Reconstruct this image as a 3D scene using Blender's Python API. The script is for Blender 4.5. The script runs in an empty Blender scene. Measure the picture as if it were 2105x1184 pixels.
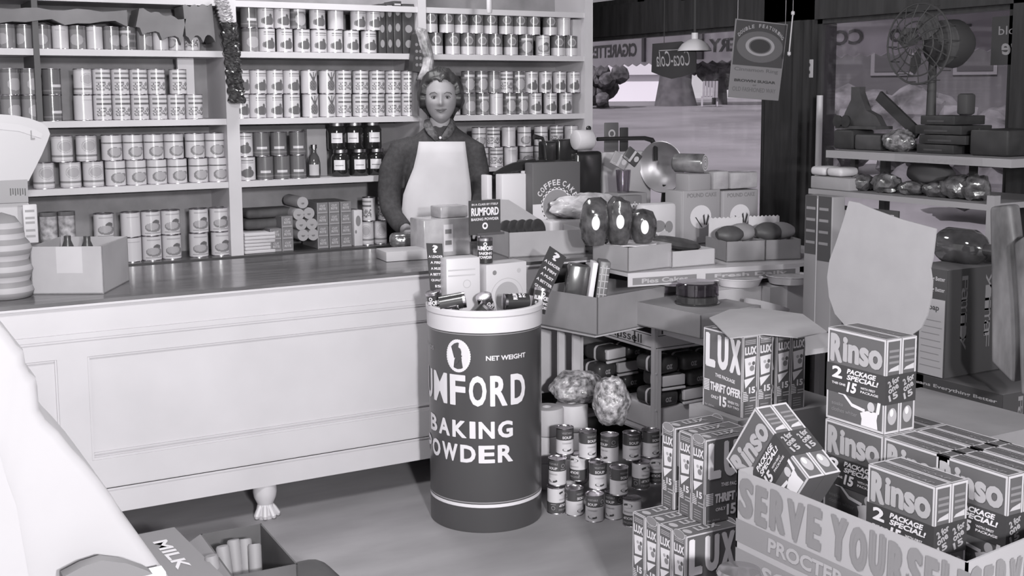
import bpy, bmesh, math, random
from mathutils import Vector, Matrix
from math import radians, sin, cos, pi, atan2, hypot
sc = bpy.context.scene
rnd = random.Random(7)
# ---------------------------------------------------------------- camera
W, HH = 2105, 1184
TH, PT, RO, FL, CY, EYE = radians(29.814), radians(6.881), radians(-.338), 2439.34, 492.05, 1.55
Ff = Vector((sin(TH)*cos(PT), cos(TH)*cos(PT), -sin(PT)))
_r = Vector((cos(TH), -sin(TH), 0)); _u = _r.cross(Ff)
Rr = _r*cos(RO) + _u*sin(RO); Uu = _u*cos(RO) - _r*sin(RO)
camd = bpy.data.cameras.new('camera'); cam = bpy.data.objects.new('camera', camd); sc.collection.objects.link(cam)
cam.matrix_world = Matrix(((Rr.x, Uu.x, -Ff.x, 0), (Rr.y, Uu.y, -Ff.y, 0), (Rr.z, Uu.z, -Ff.z, EYE), (0, 0, 0, 1)))
camd.sensor_width = 36; camd.lens = FL/W*36; camd.shift_y = -(592-CY)/W; camd.clip_start = .05; camd.clip_end = 400
sc.camera = cam
# ---------------------------------------------------------------- light
sc.view_settings.view_transform = 'Standard'; sc.view_settings.look = 'None'; sc.view_settings.gamma = 1
sc.view_settings.use_curve_mapping = False
sc.view_settings.exposure = 0.70
wd = bpy.data.worlds.new('world'); sc.world = wd; wd.use_nodes = True
wd.node_tree.nodes['Background'].inputs[0].default_value = (1, 1, 1, 1)
wd.node_tree.nodes['Background'].inputs[1].default_value = .42
def area(name, loc, target, size, power, shape='DISK', sy=None):
    d = bpy.data.lights.new(name, 'AREA'); d.shape = shape; d.size = size; d.energy = power
    if sy: d.size_y = sy
    d.color = (1, 1, 1)
    o = bpy.data.objects.new(name, d); sc.collection.objects.link(o); o.location = loc
    o.rotation_euler = (Vector(target)-Vector(loc)).to_track_quat('-Z', 'Y').to_euler(); return o
area('rear_fill', (-.3, -3.2, 2.5), (2.0, 4.6, .9), .4, 205)  # added fill light far behind the camera, no real doorway there
area('camera_flash', (.3, -1.1, 1.75), (2.0, 4.6, 1.35), .11, 66)
area('overhead_fill', (.6, 2.0, 2.85), (.8, 2.4, 0), .7, 45)  # added overhead fill to raise the room's ambient, not a real fixture
area('overhead_fill', (2.0, 4.9, 2.85), (2.2, 4.9, 0), .5, 14)  # second added overhead fill, above the counter end
sd = bpy.data.lights.new('sun', 'SUN'); sd.energy = 2.4; sd.angle = .02
sun = bpy.data.objects.new('sun', sd); sc.collection.objects.link(sun)
sun.rotation_euler = Vector((.75, .35, -.8)).to_track_quat('-Z', 'Y').to_euler()
# ---------------------------------------------------------------- helpers
def P(x, y, X=None, Y=None, Z=None):
    d = Rr*(x-1052.5) + Uu*(CY-y) + Ff*FL; o = Vector((0, 0, EYE))
    t = X/d.x if X is not None else Y/d.y if Y is not None else (Z-EYE)/d.z
    return o + d*t
_m = {}
def mat(name, g, rough=.6, metal=0., noise=0., ns=8., spec=.4, stretch=None, bump=0., g2=None, coat=0., trans=0., alpha=1.):
    """grey procedural material, g = linear reflectance"""
    if name in _m: return _m[name]
    m = bpy.data.materials.new(name); m.use_nodes = True; nt = m.node_tree; b = nt.nodes['Principled BSDF']
    col = lambda q: (min(1, q), min(1, q*.962), min(1, q*1.012), 1)
    b.inputs['Base Color'].default_value = col(g); b.inputs['Roughness'].default_value = rough
    b.inputs['Metallic'].default_value = metal; b.inputs['Specular IOR Level'].default_value = spec
    if coat: b.inputs['Coat Weight'].default_value = coat; b.inputs['Coat Roughness'].default_value = .08
    if trans: b.inputs['Transmission Weight'].default_value = trans
    if alpha < 1: b.inputs['Alpha'].default_value = alpha
    if noise or bump or g2 is not None:
        tc = nt.nodes.new('ShaderNodeTexCoord'); mp = nt.nodes.new('ShaderNodeMapping')
        nt.links.new(tc.outputs['Object'], mp.inputs[0]); mp.inputs['Scale'].default_value = stretch or (1, 1, 1)
        n = nt.nodes.new('ShaderNodeTexNoise'); n.inputs['Scale'].default_value = ns; n.inputs['Detail'].default_value = 5
        nt.links.new(mp.outputs[0], n.inputs['Vector'])
        r = nt.nodes.new('ShaderNodeValToRGB'); nt.links.new(n.outputs['Fac'], r.inputs[0])
        lo, hi = (g, g2) if g2 is not None else (max(.01, g*(1-noise)), g*(1+noise))
        r.color_ramp.elements[0].position = .33; r.color_ramp.elements[1].position = .67
        r.color_ramp.elements[0].color = col(lo); r.color_ramp.elements[1].color = col(hi)
        nt.links.new(r.outputs[0], b.inputs['Base Color'])
        if bump:
            bp = nt.nodes.new('ShaderNodeBump'); bp.inputs['Strength'].default_value = bump; bp.inputs['Distance'].default_value = .01
            nt.links.new(n.outputs['Fac'], bp.inputs['Height']); nt.links.new(bp.outputs[0], b.inputs['Normal'])
    _m[name] = m; return m
def glassy(name, g=.9, refl=.12, rough=.03):
    if name in _m: return _m[name]
    m = bpy.data.materials.new(name); m.use_nodes = True; nt = m.node_tree; nt.nodes.remove(nt.nodes['Principled BSDF'])
    t = nt.nodes.new('ShaderNodeBsdfTransparent'); t.inputs[0].default_value = (g, g*.97, g*1.01, 1)
    gl = nt.nodes.new('ShaderNodeBsdfGlossy'); gl.inputs['Roughness'].default_value = rough
    fr = nt.nodes.new('ShaderNodeLayerWeight'); fr.inputs[0].default_value = .5
    pw = nt.nodes.new('ShaderNodeMath'); pw.operation = 'POWER'; pw.inputs[1].default_value = 4; nt.links.new(fr.outputs['Facing'], pw.inputs[0])
    ad = nt.nodes.new('ShaderNodeMath'); ad.operation = 'MULTIPLY_ADD'; ad.inputs[1].default_value = .6; ad.inputs[2].default_value = refl; nt.links.new(pw.outputs[0], ad.inputs[0])
    mx = nt.nodes.new('ShaderNodeMixShader'); nt.links.new(ad.outputs[0], mx.inputs[0]); nt.links.new(t.outputs[0], mx.inputs[1])
    nt.links.new(gl.outputs[0], mx.inputs[2]); nt.links.new(mx.outputs[0], nt.nodes['Material Output'].inputs[0])
    _m[name] = m; return m
_t = {}
def glyphs(s, bold=0., shear=0.):
    """text outline as filled 2-D triangles normalised to the unit square"""
    k = (s, bold, shear)
    if k in _t: return _t[k]
    c = bpy.data.curves.new('lettering', 'FONT'); c.body = s; c.offset = bold; c.shear = shear; c.resolution_u = 3; c.dimensions = '2D'; c.fill_mode = 'FRONT'
    o = bpy.data.objects.new('lettering', c); sc.collection.objects.link(o); bpy.context.view_layer.update()
    me = bpy.data.meshes.new_from_object(o.evaluated_get(bpy.context.evaluated_depsgraph_get()))
    vs = [(v.co.x, v.co.y) for v in me.vertices]; fs = [tuple(p.vertices) for p in me.polygons]
    bpy.data.objects.remove(o); bpy.data.curves.remove(c); bpy.data.meshes.remove(me)
    x0 = min(v[0] for v in vs); x1 = max(v[0] for v in vs); y0 = min(v[1] for v in vs); y1 = max(v[1] for v in vs)
    _t[k] = ([((a-x0)/(x1-x0), (b-y0)/(y1-y0)) for a, b in vs], fs, (x1-x0)/(y1-y0)); return _t[k]
class Fr:
    """a plane: origin, right, up (metres)"""
    def __init__(s, o, U, V): s.o = Vector(o); s.U = Vector(U).normalized(); s.V = Vector(V).normalized(); s.N = s.U.cross(s.V)
    def pt(s, u, v, n=0): return s.o + s.U*u + s.V*v + s.N*n
class Cyl:
    """a cylinder skin: u = arc length, v = height"""
    def __init__(s, c, r, a0): s.c = Vector(c); s.r = r; s.a0 = a0
    def pt(s, u, v, n=0):
        a = s.a0 + u/s.r; return s.c + Vector((sin(a)*(s.r+n), -cos(a)*(s.r+n), v))
EPS = .0005
class MB:
    def __init__(s): s.v = []; s.f = []; s.m = []
    def add(s, vs, fs, mi=0, M=None):
        b = len(s.v); s.v += [tuple(M @ Vector(p)) if M else tuple(p) for p in vs]
        for i, f in enumerate(fs): s.f.append(tuple(b+q for q in f)); s.m.append(mi[i] if isinstance(mi, list) else mi)
        return s
    def box(s, x0, x1, y0, y1, z0, z1, mi=0, M=None):
        v = [(x, y, z) for z in (z0, z1) for y in (y0, y1) for x in (x0, x1)]
        return s.add(v, [(0, 2, 3, 1), (4, 5, 7, 6), (0, 1, 5, 4), (2, 6, 7, 3), (0, 4, 6, 2), (1, 3, 7, 5)], mi, M)
    def rbox(s, x0, x1, y0, y1, z0, z1, r, mi=0, M=None, seg=3):
        bm = bmesh.new(); bmesh.ops.create_cube(bm, size=1)
        for q in bm.verts: q.co = Vector(((x0+x1)/2+q.co.x*(x1-x0), (y0+y1)/2+q.co.y*(y1-y0), (z0+z1)/2+q.co.z*(z1-z0)))
        bmesh.ops.bevel(bm, geom=bm.edges[:], offset=r, segments=seg, profile=.5, affect='EDGES')
        bm.verts.ensure_lookup_table(); vs = [q.co.copy() for q in bm.verts]; fs = [tuple(q.index for q in f.verts) for f in bm.faces]; bm.free()
        return s.add(vs, fs, mi, M)
    def lathe(s, pr, seg=32, mi=0, M=None, sx=1., sy=1.):
        vs = []; fs = []; ms = []
        for r, z in pr:
            for k in range(seg): a = 2*pi*k/seg; vs.append((r*cos(a)*sx, r*sin(a)*sy, z))
        for j in range(len(pr)-1):
            for k in range(seg):
                k2 = (k+1) % seg; fs.append((j*seg+k, j*seg+k2, (j+1)*seg+k2, (j+1)*seg+k)); ms.append(mi[j] if isinstance(mi, list) else mi)
        n = len(pr)-1
        if pr[0][0] > 1e-5: fs.append(tuple(range(seg-1, -1, -1))); ms.append(ms[0])
        if pr[n][0] > 1e-5: fs.append(tuple(n*seg+k for k in range(seg))); ms.append(mi[-1] if isinstance(mi, list) else mi)
        return s.add(vs, fs, ms, M)
    def tube(s, pts, r, seg=8, mi=0, M=None, flat=1.):
        pts = [Vector(p) for p in pts]; n = len(pts); rs = r if isinstance(r, (list, tuple)) else [r]*n
        vs = []; fs = []; up = None
        for i, p in enumerate(pts):
            d = (pts[min(i+1, n-1)]-pts[max(i-1, 0)]).normalized()
            if up is None: up = d.orthogonal().normalized()
            a = (up - d*up.dot(d)).normalized(); up = a; b = d.cross(a)
            for k in range(seg): t = 2*pi*k/seg; vs.append(p + a*cos(t)*rs[i] + b*sin(t)*rs[i]*flat)
        for i in range(n-1):
            for k in range(seg): k2 = (k+1) % seg; fs.append((i*seg+k, i*seg+k2, (i+1)*seg+k2, (i+1)*seg+k))
        fs.append(tuple(range(seg-1, -1, -1))); fs.append(tuple((n-1)*seg+k for k in range(seg)))
        return s.add(vs, fs, mi, M)
    def slab(s, fr, pts, th, mi=0, back=None):
        """2-D outline given thickness th behind the plane"""
        n = len(pts); vs = [fr.pt(u, v) for u, v in pts] + [fr.pt(u, v, -th) for u, v in pts]
        fs = [tuple(range(n)), tuple(range(2*n-1, n-1, -1))] + [(i, i+n, (i+1) % n+n, (i+1) % n) for i in range(n)]
        return s.add(vs, fs, [mi, back if back is not None else mi]+[back if back is not None else mi]*n)
    def quad(s, fr, u0, v0, u1, v1, mi, k=1):
        w = abs(u1-u0); n = max(1, int(w/(fr.r*.12))) if isinstance(fr, Cyl) else 1
        vs = []; fs = []
        for i in range(n+1): u = u0+(u1-u0)*i/n; vs += [fr.pt(u, v0, k*EPS), fr.pt(u, v1, k*EPS)]
        for i in range(n): fs.append((2*i, 2*i+2, 2*i+3, 2*i+1))
        return s.add(vs, fs, mi)
    def poly(s, fr, pts, mi, k=1): return s.add([fr.pt(u, v, k*EPS) for u, v in pts], [tuple(range(len(pts)))], mi)
    def ell(s, fr, cu, cv, a, b, mi, k=1, n=20, rin=None):
        if rin is None: return s.poly(fr, [(cu+a*cos(2*pi*i/n), cv+b*sin(2*pi*i/n)) for i in range(n)], mi, k)
        vs = []
        for i in range(n): t = 2*pi*i/n; vs += [fr.pt(cu+a*cos(t), cv+b*sin(t), k*EPS), fr.pt(cu+a*rin*cos(t), cv+b*rin*sin(t), k*EPS)]
        return s.add(vs, [(2*i, (2*i+2) % (2*n), (2*i+3) % (2*n), 2*i+1) for i in range(n)], mi)
    def text(s, fr, t, u0, v0, u1, v1, mi, k=2, bold=.02, shear=0., rot=0.):
        if bold > .03:
            e = (bold-.022)*abs(v1-v0)*1.0; b0 = .022
            for i, (dx, dy) in enumerate(((-e, 0), (e, 0), (0, e*.8), (0, -e*.8), (-e*.7, e*.6), (e*.7, -e*.6))): s.text(fr, t, u0+dx+(e if u1 > u0 else -e), v0+dy+e*.8, u1+dx-(e if u1 > u0 else -e), v1+dy-e*.8, mi, k+.3*i, b0, shear, rot)
            return s
        vs, fs, _ = glyphs(t, bold, shear); out = []
        cu, cv = (u0+u1)/2, (v0+v1)/2
        if isinstance(fr, Cyl):
            bm = bmesh.new(); q = [bm.verts.new((u0+a*(u1-u0), v0+b*(v1-v0), 0)) for a, b in vs]
            for f in fs:
                try: bm.faces.new([q[i] for i in f])
                except ValueError: pass
            step = fr.r*.1; x = min(u0, u1)+step
            while x < max(u0, u1):
                bmesh.ops.bisect_plane(bm, geom=bm.verts[:]+bm.edges[:]+bm.faces[:], plane_co=(x, 0, 0), plane_no=(1, 0, 0)); x += step
            bm.verts.ensure_lookup_table(); bm.verts.index_update()
            out = [fr.pt(p.co.x, p.co.y, k*EPS) for p in bm.verts]; f2 = [tuple(p.index for p in f.verts) for f in bm.faces]; bm.free()
            return s.add(out, f2, mi)
        for a, b in vs:
            x = (a-.5)*(u1-u0); y = (b-.5)*(v1-v0)
            out.append(fr.pt(cu+x*cos(rot)-y*sin(rot), cv+x*sin(rot)+y*cos(rot), k*EPS))
        return s.add(out, fs, mi)
    def build(s, name, mats, parent=None, ang=35, loc=None, rz=0, flat=False):
        me = bpy.data.meshes.new(name); me.from_pydata(s.v, [], s.f)
        for m in (mats if isinstance(mats, (list, tuple)) else [mats]): me.materials.append(m)
        me.polygons.foreach_set('material_index', s.m); me.update()
        if not flat:
            me.polygons.foreach_set('use_smooth', [True]*len(me.polygons)); me.set_sharp_from_angle(angle=radians(ang))
        o = bpy.data.objects.new(name, me); sc.collection.objects.link(o)
        if parent: o.parent = parent
        if loc is not None: o.location = loc
        o.rotation_euler.z = rz; return o
def tag(o, label=None, cat=None, group=None, kind=None):
    for k, v in (('label', label), ('category', cat), ('group', group), ('kind', kind)):
        if v: o[k] = v
    return o
def thing(name, label, cat, loc=(0, 0, 0), rz=0., group=None, tilt=None):
    o = bpy.data.objects.new(name, None); sc.collection.objects.link(o); o.location = loc
    o.rotation_euler = (tilt[0], tilt[1], rz) if tilt else (0, 0, rz); o.empty_display_size = .05
    return tag(o, label, cat, group)
def dup(root, loc, rot=None, label=None, group=None):
    r = root.copy(); sc.collection.objects.link(r); r.location = loc
    if rot is not None: r.rotation_euler = rot if isinstance(rot, tuple) else (0, 0, rot)
    if label: r['label'] = label
    if group: r['group'] = group
    for ch in list(root.children):
        c = ch.copy(); sc.collection.objects.link(c); c.parent = r
        for g in list(ch.children):
            d = g.copy(); sc.collection.objects.link(d); d.parent = c
    return r
def bake(o, name, mats, parent=None):
    """freeze an object's modifiers into a plain mesh object"""
    bpy.context.view_layer.update()
    me = bpy.data.meshes.new_from_object(o.evaluated_get(bpy.context.evaluated_depsgraph_get()))
    me.name = name; me.materials.clear()
    for m in (mats if isinstance(mats, (list, tuple)) else [mats]): me.materials.append(m)
    me.polygons.foreach_set('use_smooth', [True]*len(me.polygons))
    bpy.data.objects.remove(o); n = bpy.data.objects.new(name, me); sc.collection.objects.link(n)
    if parent: n.parent = parent
    return n
ORD = ['first', 'second', 'third', 'fourth', 'fifth', 'sixth', 'seventh', 'eighth', 'ninth', 'tenth', 'eleventh', 'twelfth', 'thirteenth', 'fourteenth', 'fifteenth', 'sixteenth', 'seventeenth', 'eighteenth']
# base materials
WHITE = mat('white_paint', .45, .45, noise=.05, ns=3)
CREAM = mat('shelf_paint', .50, .5, noise=.05, ns=4)
BACKW = mat('shelf_back', .23, .8, noise=.25, ns=5)
INK = mat('dark_ink', .055, .35); INKM = mat('matt_dark', .035, .7)
PALE = mat('pale_print', .62, .45); MID = mat('mid_print', .25, .5); LITE = mat('light_grey_print', .4, .5)
CARD = mat('cardboard', .32, .75, noise=.08, ns=6); CARDD = mat('dark_cardboard', .22, .75, noise=.1, ns=6); CARDL = mat('light_cardboard', .4, .7, noise=.06, ns=6)
TIN = mat('tin', .55, .25, metal=1.); DTIN = mat('dull_tin', .3, .4, metal=1.)
# ---------------------------------------------------------------- setting
XW = 3.9; YB = 5.79; ZC = 2.95
FLOOR = mat('floor_linoleum', .23, .6, ns=2.2, g2=.3, stretch=(1, 2.5, 1), spec=.3)
tag(MB().box(-2.5, XW+.15, -1.5, YB+.7, -.05, 0).build('floor', FLOOR), kind='structure')
tag(MB().box(-2.5, XW+.15, -1.5, YB+.7, ZC, ZC+.1).build('ceiling', mat('dark_ceiling', .05, .8, noise=.2)), kind='structure')
YE = 6.35
tag(MB().box(-2.5, XW-.17, YB, YB+.12, 0, ZC).build('wall_back', mat('wall_plaster', .2, .8, noise=.1)), kind='structure')
DW = mat('dark_woodwork', .024, .45, noise=.3, ns=6, stretch=(6, 6, .6))
# window wall: openings between Y=5.56..Yp and right window
Yp0 = P(1564, 400, X=XW).y; Yp1 = P(1668, 300, X=XW).y
zh = P(1223, 77, X=XW).z; zsill = .62; zt0 = P(1223, 22, X=XW).z
Ye = P(2075, 200, X=XW).y
w = MB()
w.box(XW, XW+.14, -1.5, YE, 0, zsill).box(XW-.17, XW+.14, YE, YE+.1, 0, ZC).box(XW-.19, XW-.17, YB+.12, YE, 0, ZC)                                   # below the sills
w.box(XW, XW+.14, -1.5, YE, zh, zt0+.02)                                   # header beam
w.box(XW, XW+.14, Yp1, Yp0, zsill, ZC)                                     # pier
w.box(XW, XW+.14, -1.5, Ye, zsill, ZC)
w.box(XW, XW+.14, Yp1, P(1400, 5, X=XW).y, zt0, ZC)
w.box(XW, XW+.14, Ye, Yp1, zt0, ZC)
tag(w.build('wall_right', DW), kind='structure')
tag(MB().box(XW-.012, XW, Yp1+.02, Yp0-.03, zsill, zh).box(XW-.03, XW-.012, Yp1+.06, Yp1+.1, zsill, zh).build('trim_1', DW), kind='structure')
PANE = glassy('window_glass', .93, .03)
for i, (a, b) in enumerate(((Yp0, YE), (Ye, Yp1)), 1):
    f = MB(); 
    f.box(XW+.02, XW+.07, a, a+.03, zsill, zh).box(XW+.02, XW+.07, b-.03, b, zsill, zh).box(XW+.02, XW+.07, a, b, zsill, zsill+.04).box(XW+.02, XW+.07, a, b, zh-.02, zh)
    wo = tag(f.build('window_%d' % i, DW), kind='structure')
    MB().box(XW+.04, XW+.046, a+.03, b-.03, zsill+.04, zh-.02).build('pane', PANE, wo)
f = MB(); y0 = P(1400, 5, X=XW).y; f.box(XW+.02, XW+.07, y0, YE, zt0+.02, zt0+.05).box(XW+.02, XW+.07, y0+.35, y0+.39, zt0, ZC).box(XW+.02, XW+.07, YB-.42, YB-.36, zt0, ZC)
tag(f.build('window_3', DW), kind='structure')
# ---------------------------------------------------------------- outdoors
def gz(x, y): return max(0., min(1.27, (hypot(x, y)-9)*.0345))-.02
m = MB(); xs_ = [XW+.15, 5, 6, 7, 8, 10, 12, 15, 18, 22, 27, 33, 40, 50, 65, 90]; ys_ = [-30, -15, -5, 0, 3, 6, 9, 12, 16, 20, 25, 31, 38, 46, 60, 90]
m.add([(x, y, gz(x, y)) for y in ys_ for x in xs_], [(j*16+i, j*16+i+1, (j+1)*16+i+1, (j+1)*16+i) for j in range(15) for i in range(15)])
tag(m.build('ground', mat('lawn', .17, .9, ns=.35, g2=.27, stretch=(1, 1, 1))), kind='structure')
o = MB().box(XW+.15, 6.6, -4, 30, -.02, 0).build('pavement', mat('pavement', .75, .8, noise=.1, ns=1)); tag(o, kind='structure')
def blob(mb, c, r, n=26, s=1., mi=0, seed=0, q=.35):
    rr = random.Random(seed)
    for i in range(n):
        d = Vector((rr.gauss(0, 1), rr.gauss(0, 1), rr.gauss(0, .7))); d = d.normalized()*rr.uniform(.2, .9)*r
        p = Vector(c)+Vector((d.x*s, d.y*s, d.z)); k = r*q*rr.uniform(.6, 1.2)
        bm = bmesh.new(); bmesh.ops.create_icosphere(bm, subdivisions=2, radius=k)
        vs = [v.co*(1+rr.uniform(-.18, .18))+p for v in bm.verts]; fs = [tuple(v.index for v in f.verts) for f in bm.faces]; bm.free(); mb.add(vs, fs, mi)
LEAF = mat('foliage', .03, .9, ns=3, g2=.17); BARK = mat('bark', .1, .9, noise=.3, ns=3)
def ground_at(px, dist):
    g = P(px, 300, Y=5); d = Vector((g.x, g.y)).normalized()*dist; return Vector((d.x, d.y, gz(d.x, d.y)))
t = thing('tree', 'broad tree trunk standing on the lawn beyond the window behind the hanging soft drink sign', 'tree', ground_at(1388, 44))
MB().tube([(0, 0, -.1), (0, .05, .8), (.1, 0, 2.2), (.1, .1, 3.8), (.3, .1, 5.5)], [.8, .6, .55, .55, .5], 12).build('trunk', BARK, t)
b = MB(); blob(b, (0, 0, 6.0), 3.2, 40, 1.2, seed=3); b.build('crown', LEAF, t, flat=True)
t = thing('tree', 'dark bushy tree on the far lawn, right of the trunk behind the lawn chairs', 'tree', ground_at(1478, 46))
MB().tube([(0, 0, -.1), (0, .05, 1.5), (.1, 0, 3)], [.3, .25, .2], 10).build('trunk', BARK, t)
b = MB(); blob(b, (0, 0, 1.5), 1.3, 34, .9, seed=5); b.build('crown', LEAF, t, flat=True)
g = ground_at(1285, 62)
t = thing('house', 'sunlit pale house far across the lawn, seen through the left window', 'house', g, radians(-35))
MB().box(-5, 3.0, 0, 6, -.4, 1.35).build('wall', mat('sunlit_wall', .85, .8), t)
MB().slab(Fr((-5.4, -.3, 1.35), (1, 0, 0), (0, .5, .8)), [(0, 0), (8.6, 0), (8.6, 4), (0, 4)], .1).build('roof', mat('roof', .5, .8), t)
b = MB(); q = ground_at(1232, 42)
blob(b, (0, 0, .9), 1.0, 26, 1.1, seed=9); tag(b.build('bush', LEAF, loc=q, flat=True), 'leafy bush at the far left of the lawn beside the shelf end', 'bush')
for k, (px, dist, lb) in enumerate(((1405, 46, 'white lawn chair at the foot of the tree trunk'), (1457, 43, 'white slatted garden chair turned sideways, right of the tree trunk'))):
    p = ground_at(px, dist); t = thing('lawn_chair', lb, 'chair', p, .9+k*1.6, 'white chairs on the lawn')
    MB().box(-.28, .28, -.25, .3, .32, .36).build('seat', WHITE, t)
    m = MB()
    for j in range(5): m.box(-.27+j*.11, -.18+j*.11, .28, .31, .36, .95)
    o = m.build('backrest', WHITE, t); o.rotation_euler.x = -.25; o.location = (0, .02, .03)
    for sx in (-.26, .26):
        for sy in (-.22, .26): MB().box(sx-.025, sx+.025, sy-.025, sy+.025, 0, .34).build('leg', WHITE, t)
g = ground_at(1880, 34); t = thing('building', 'grey building across the street, seen through the right window', 'building', g, radians(-45))
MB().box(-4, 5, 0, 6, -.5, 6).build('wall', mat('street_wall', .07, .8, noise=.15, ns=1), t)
for i in range(4):
    o = MB().box(-3.3+i*2.1, -2.2+i*2.1, -.05, .02, 1.2, 2.9).build('window', mat('street_frame', .15, .5), t); MB().box(-3.2+i*2.1, -2.3+i*2.1, -.07, -.04, 1.3, 2.8).build('pane', mat('street_window', .05, .4), o)
for k, (px, d_, lb) in enumerate(((1760, 19, 'dark hedge outside the right window, left part'), (1900, 16.5, 'dark hedge outside the right window, middle part'), (2030, 14, 'dark hedge outside the right window, right part'))):
    b = MB(); blob(b, (0, 0, .7), .75, 30, 1.0, seed=20+k, q=.4); tag(b.build('hedge', LEAF, loc=ground_at(px, d_), flat=True), lb, 'hedge', 'hedge outside the right window')
# awning with mirrored lettering (read from the street side)
AWN = mat('awning_canvas', .55, .8, noise=.06, ns=4)
aw = thing('awning', 'pale scalloped shop awning outside the window, lettered for the street', 'awning', (5.6, 0, 0))
XA = 5.6
def pa(x, y): q = P(x, y, X=XA); return (q.y, q.z)
ya = P(1226, 60, X=XA).y+2.2; yb = 2.2; zt = P(1226, 76, X=XA).z+.1; zb = P(1226, 137, X=XA).z
m = MB(); n = int((ya-yb)/.055); pts = []
fr = Fr((0, 0, 0), (0, -1, 0), (0, 0, 1))
for i in range(n+1):
    yy = ya-(ya-yb)*i/n; pts.append((-yy, zb + (.012 if i % 2 else -.01)))
m.slab(fr, pts+[(-yb, zt), (-ya, zt)], .012)
m.build('valance', AWN, aw)
for (a, b2) in ((1323, 1328), (1436, 1447)):
    q0 = P(a, 100, X=XA).y; q1 = P(b2, 100, X=XA).y; MB().box(-.02, .01, q1, q0, zb+.02, zt+.2).build('valance_strap', mat('awning_strap', .12, .7), aw)
def let(m):
    m.v = [(a-.004, b, c) for a, b, c in m.v]; m.build('lettering', INK, aw); m.__init__()
m = MB()
zz = (P(1270, 91, X=XA).z, P(1270, 118, X=XA).z)
m.text(fr, 'CIGARETTES', -P(1309, 100, X=XA).y, zz[1], -P(1215, 100, X=XA).y, zz[0], 0, bold=.03)
let(m)
zz = (P(1480, 79, X=XA).z, P(1480, 107, X=XA).z)
m.text(fr, 'CONFECTIONERY', -P(1775, 100, X=XA).y, zz[1], -P(1458, 100, X=XA).y, zz[0], 0, bold=.03)
let(m)
# right window part of the awning
zz = (P(1900, 55, X=XA).z, P(1900, 80, X=XA).z)
m.text(fr, 'TOBACCO', -P(1998, 70, X=XA).y, zz[1]-.01, -P(1830, 70, X=XA).y, zz[0], 0, bold=.03)
let(m)
m = MB(); m.add([(0, yb, zt), (0, ya, zt), (-1.7, ya, zt+.9), (-1.7, yb, zt+.9), (0, yb, zt+.01), (0, ya, zt+.01), (-1.7, ya, zt+.91), (-1.7, yb, zt+.91)], [(0, 1, 2, 3), (7, 6, 5, 4)]); m.build('canopy', AWN, aw)
# ---------------------------------------------------------------- wall shelving
YS = 5.45; ZL = P(500, 524, Y=YS).z
zs1 = P(672, 108, Y=YS).z; zs2 = P(672, 241, Y=YS).z; zs3 = P(637, 367, Y=YS).z; zs0 = P(300, 0, Y=YS).z+.012
X_L = -.6; X_a = P(483, 380, Y=YS).x; X_b = P(867, 60, Y=YS).x; X_c = P(1209, 150, Y=YS).x
sh = thing('wall_shelving', 'white painted wall shelves filled with rows of canned goods behind the counter', 'shelving', (0, YS, 0))
ud = .3
m = MB().box(X_L, X_c, ud, ud+.02, .1, ZC-.3); m.build('back_panel', BACKW, sh)
for z in (zs0, zs1, zs2, zs3): MB().box(X_L, X_a if z == zs3 else X_c, 0, ud, z-.028, z).build('shelf', CREAM, sh)
MB().box(X_a, X_b, 0, ud, zs3-.028, zs3).build('shelf', CREAM, sh)
for x, wdt in ((X_a, .03), (X_b, .022), (X_c, .026)): MB().box(x-wdt, x+wdt, -.006, ud, ZL if x < X_c-.1 else .0, ZC-.3).build('upright', CREAM, sh)
x = P(77, 150, Y=YS).x; MB().box(x-.012, x+.012, -.01, ud, zs2, zs1+.3).build('upright', mat('dark_upright', .08, .6), sh)
for px in (380,): 
    x = P(px, 180, Y=YS+.1).x; MB().box(x-.03, x+.045, .1, .125, zs2, zs1-.03).build('backing_board', CREAM, sh)
MB().box(X_L, X_c, -.03, ud, ZL-.02, ZL).build('ledge', mat('ledge_top', .06, .3), sh)
MB().box(X_L, X_c, -.02, ud, ZL-.075, ZL-.02).build('ledge_rail', WHITE, sh)
MB().box(X_L, X_c, 0, ud, .0, ZL-.075).build('base_cabinet', CREAM, sh)
# ---------------------------------------------------------------- cans
LAB = [mat('can_label_white', .5, .2, spec=.7), mat('can_label_dark', .12, .16, spec=.7), mat('can_label_mid', .2, .16, spec=.7), mat('can_label_light', .34, .16, spec=.7), TIN]
def el(u, v, cu, cv, a, b): return ((u-cu)/a)**2+((v-cv)/b)**2
def pat_fruit(u, v):
    if el(u, v, .5, .3, .125, .2) < 1: return 1
    if el(u, v, .54, .52, .03, .09) < 1: return 1
    if el(u, v, .4, .3, .06, .13) < 1: return 2
    if abs(u-.5) < .12 and (.74 < v < .78 or .84 < v < .9): return 2
    return 0
def pat_pine(u, v):
    if el(u, v, .5, .34, .095, .24) < 1: return 1 if (int(u*60)+int(v*20)) % 3 else 2
    if .56 < v < .92 and abs(abs(u-.5)-(v-.56)*.22) < .018: return 1
    if abs(u-.5) < .012 and .56 < v < .95: return 1
    return 0
def pat_dark(u, v):
    if .1 < v < .18: return 2
    if abs(u-.5) < .1 and .28 < v < .38: return 0
    return 1
def pat_darktop(u, v):
    if v < .38: return 0
    if el(u, v, .5, .68, .1, .22) < 1: return 2 if el(u, v, .5, .68, .07, .15) < 1 else 3
    return 1
def pat_band(u, v):
    if .66 < v < .73: return 1 if abs(u-.5) < .2 else 2
    if el(u, v, .5, .3, .13, .22) < 1: return 3 if el(u, v, .51, .33, .1, .18) < 1 else 2
    if el(u, v, .6, .42, .05, .08) < 1: return 2
    return 0
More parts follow.
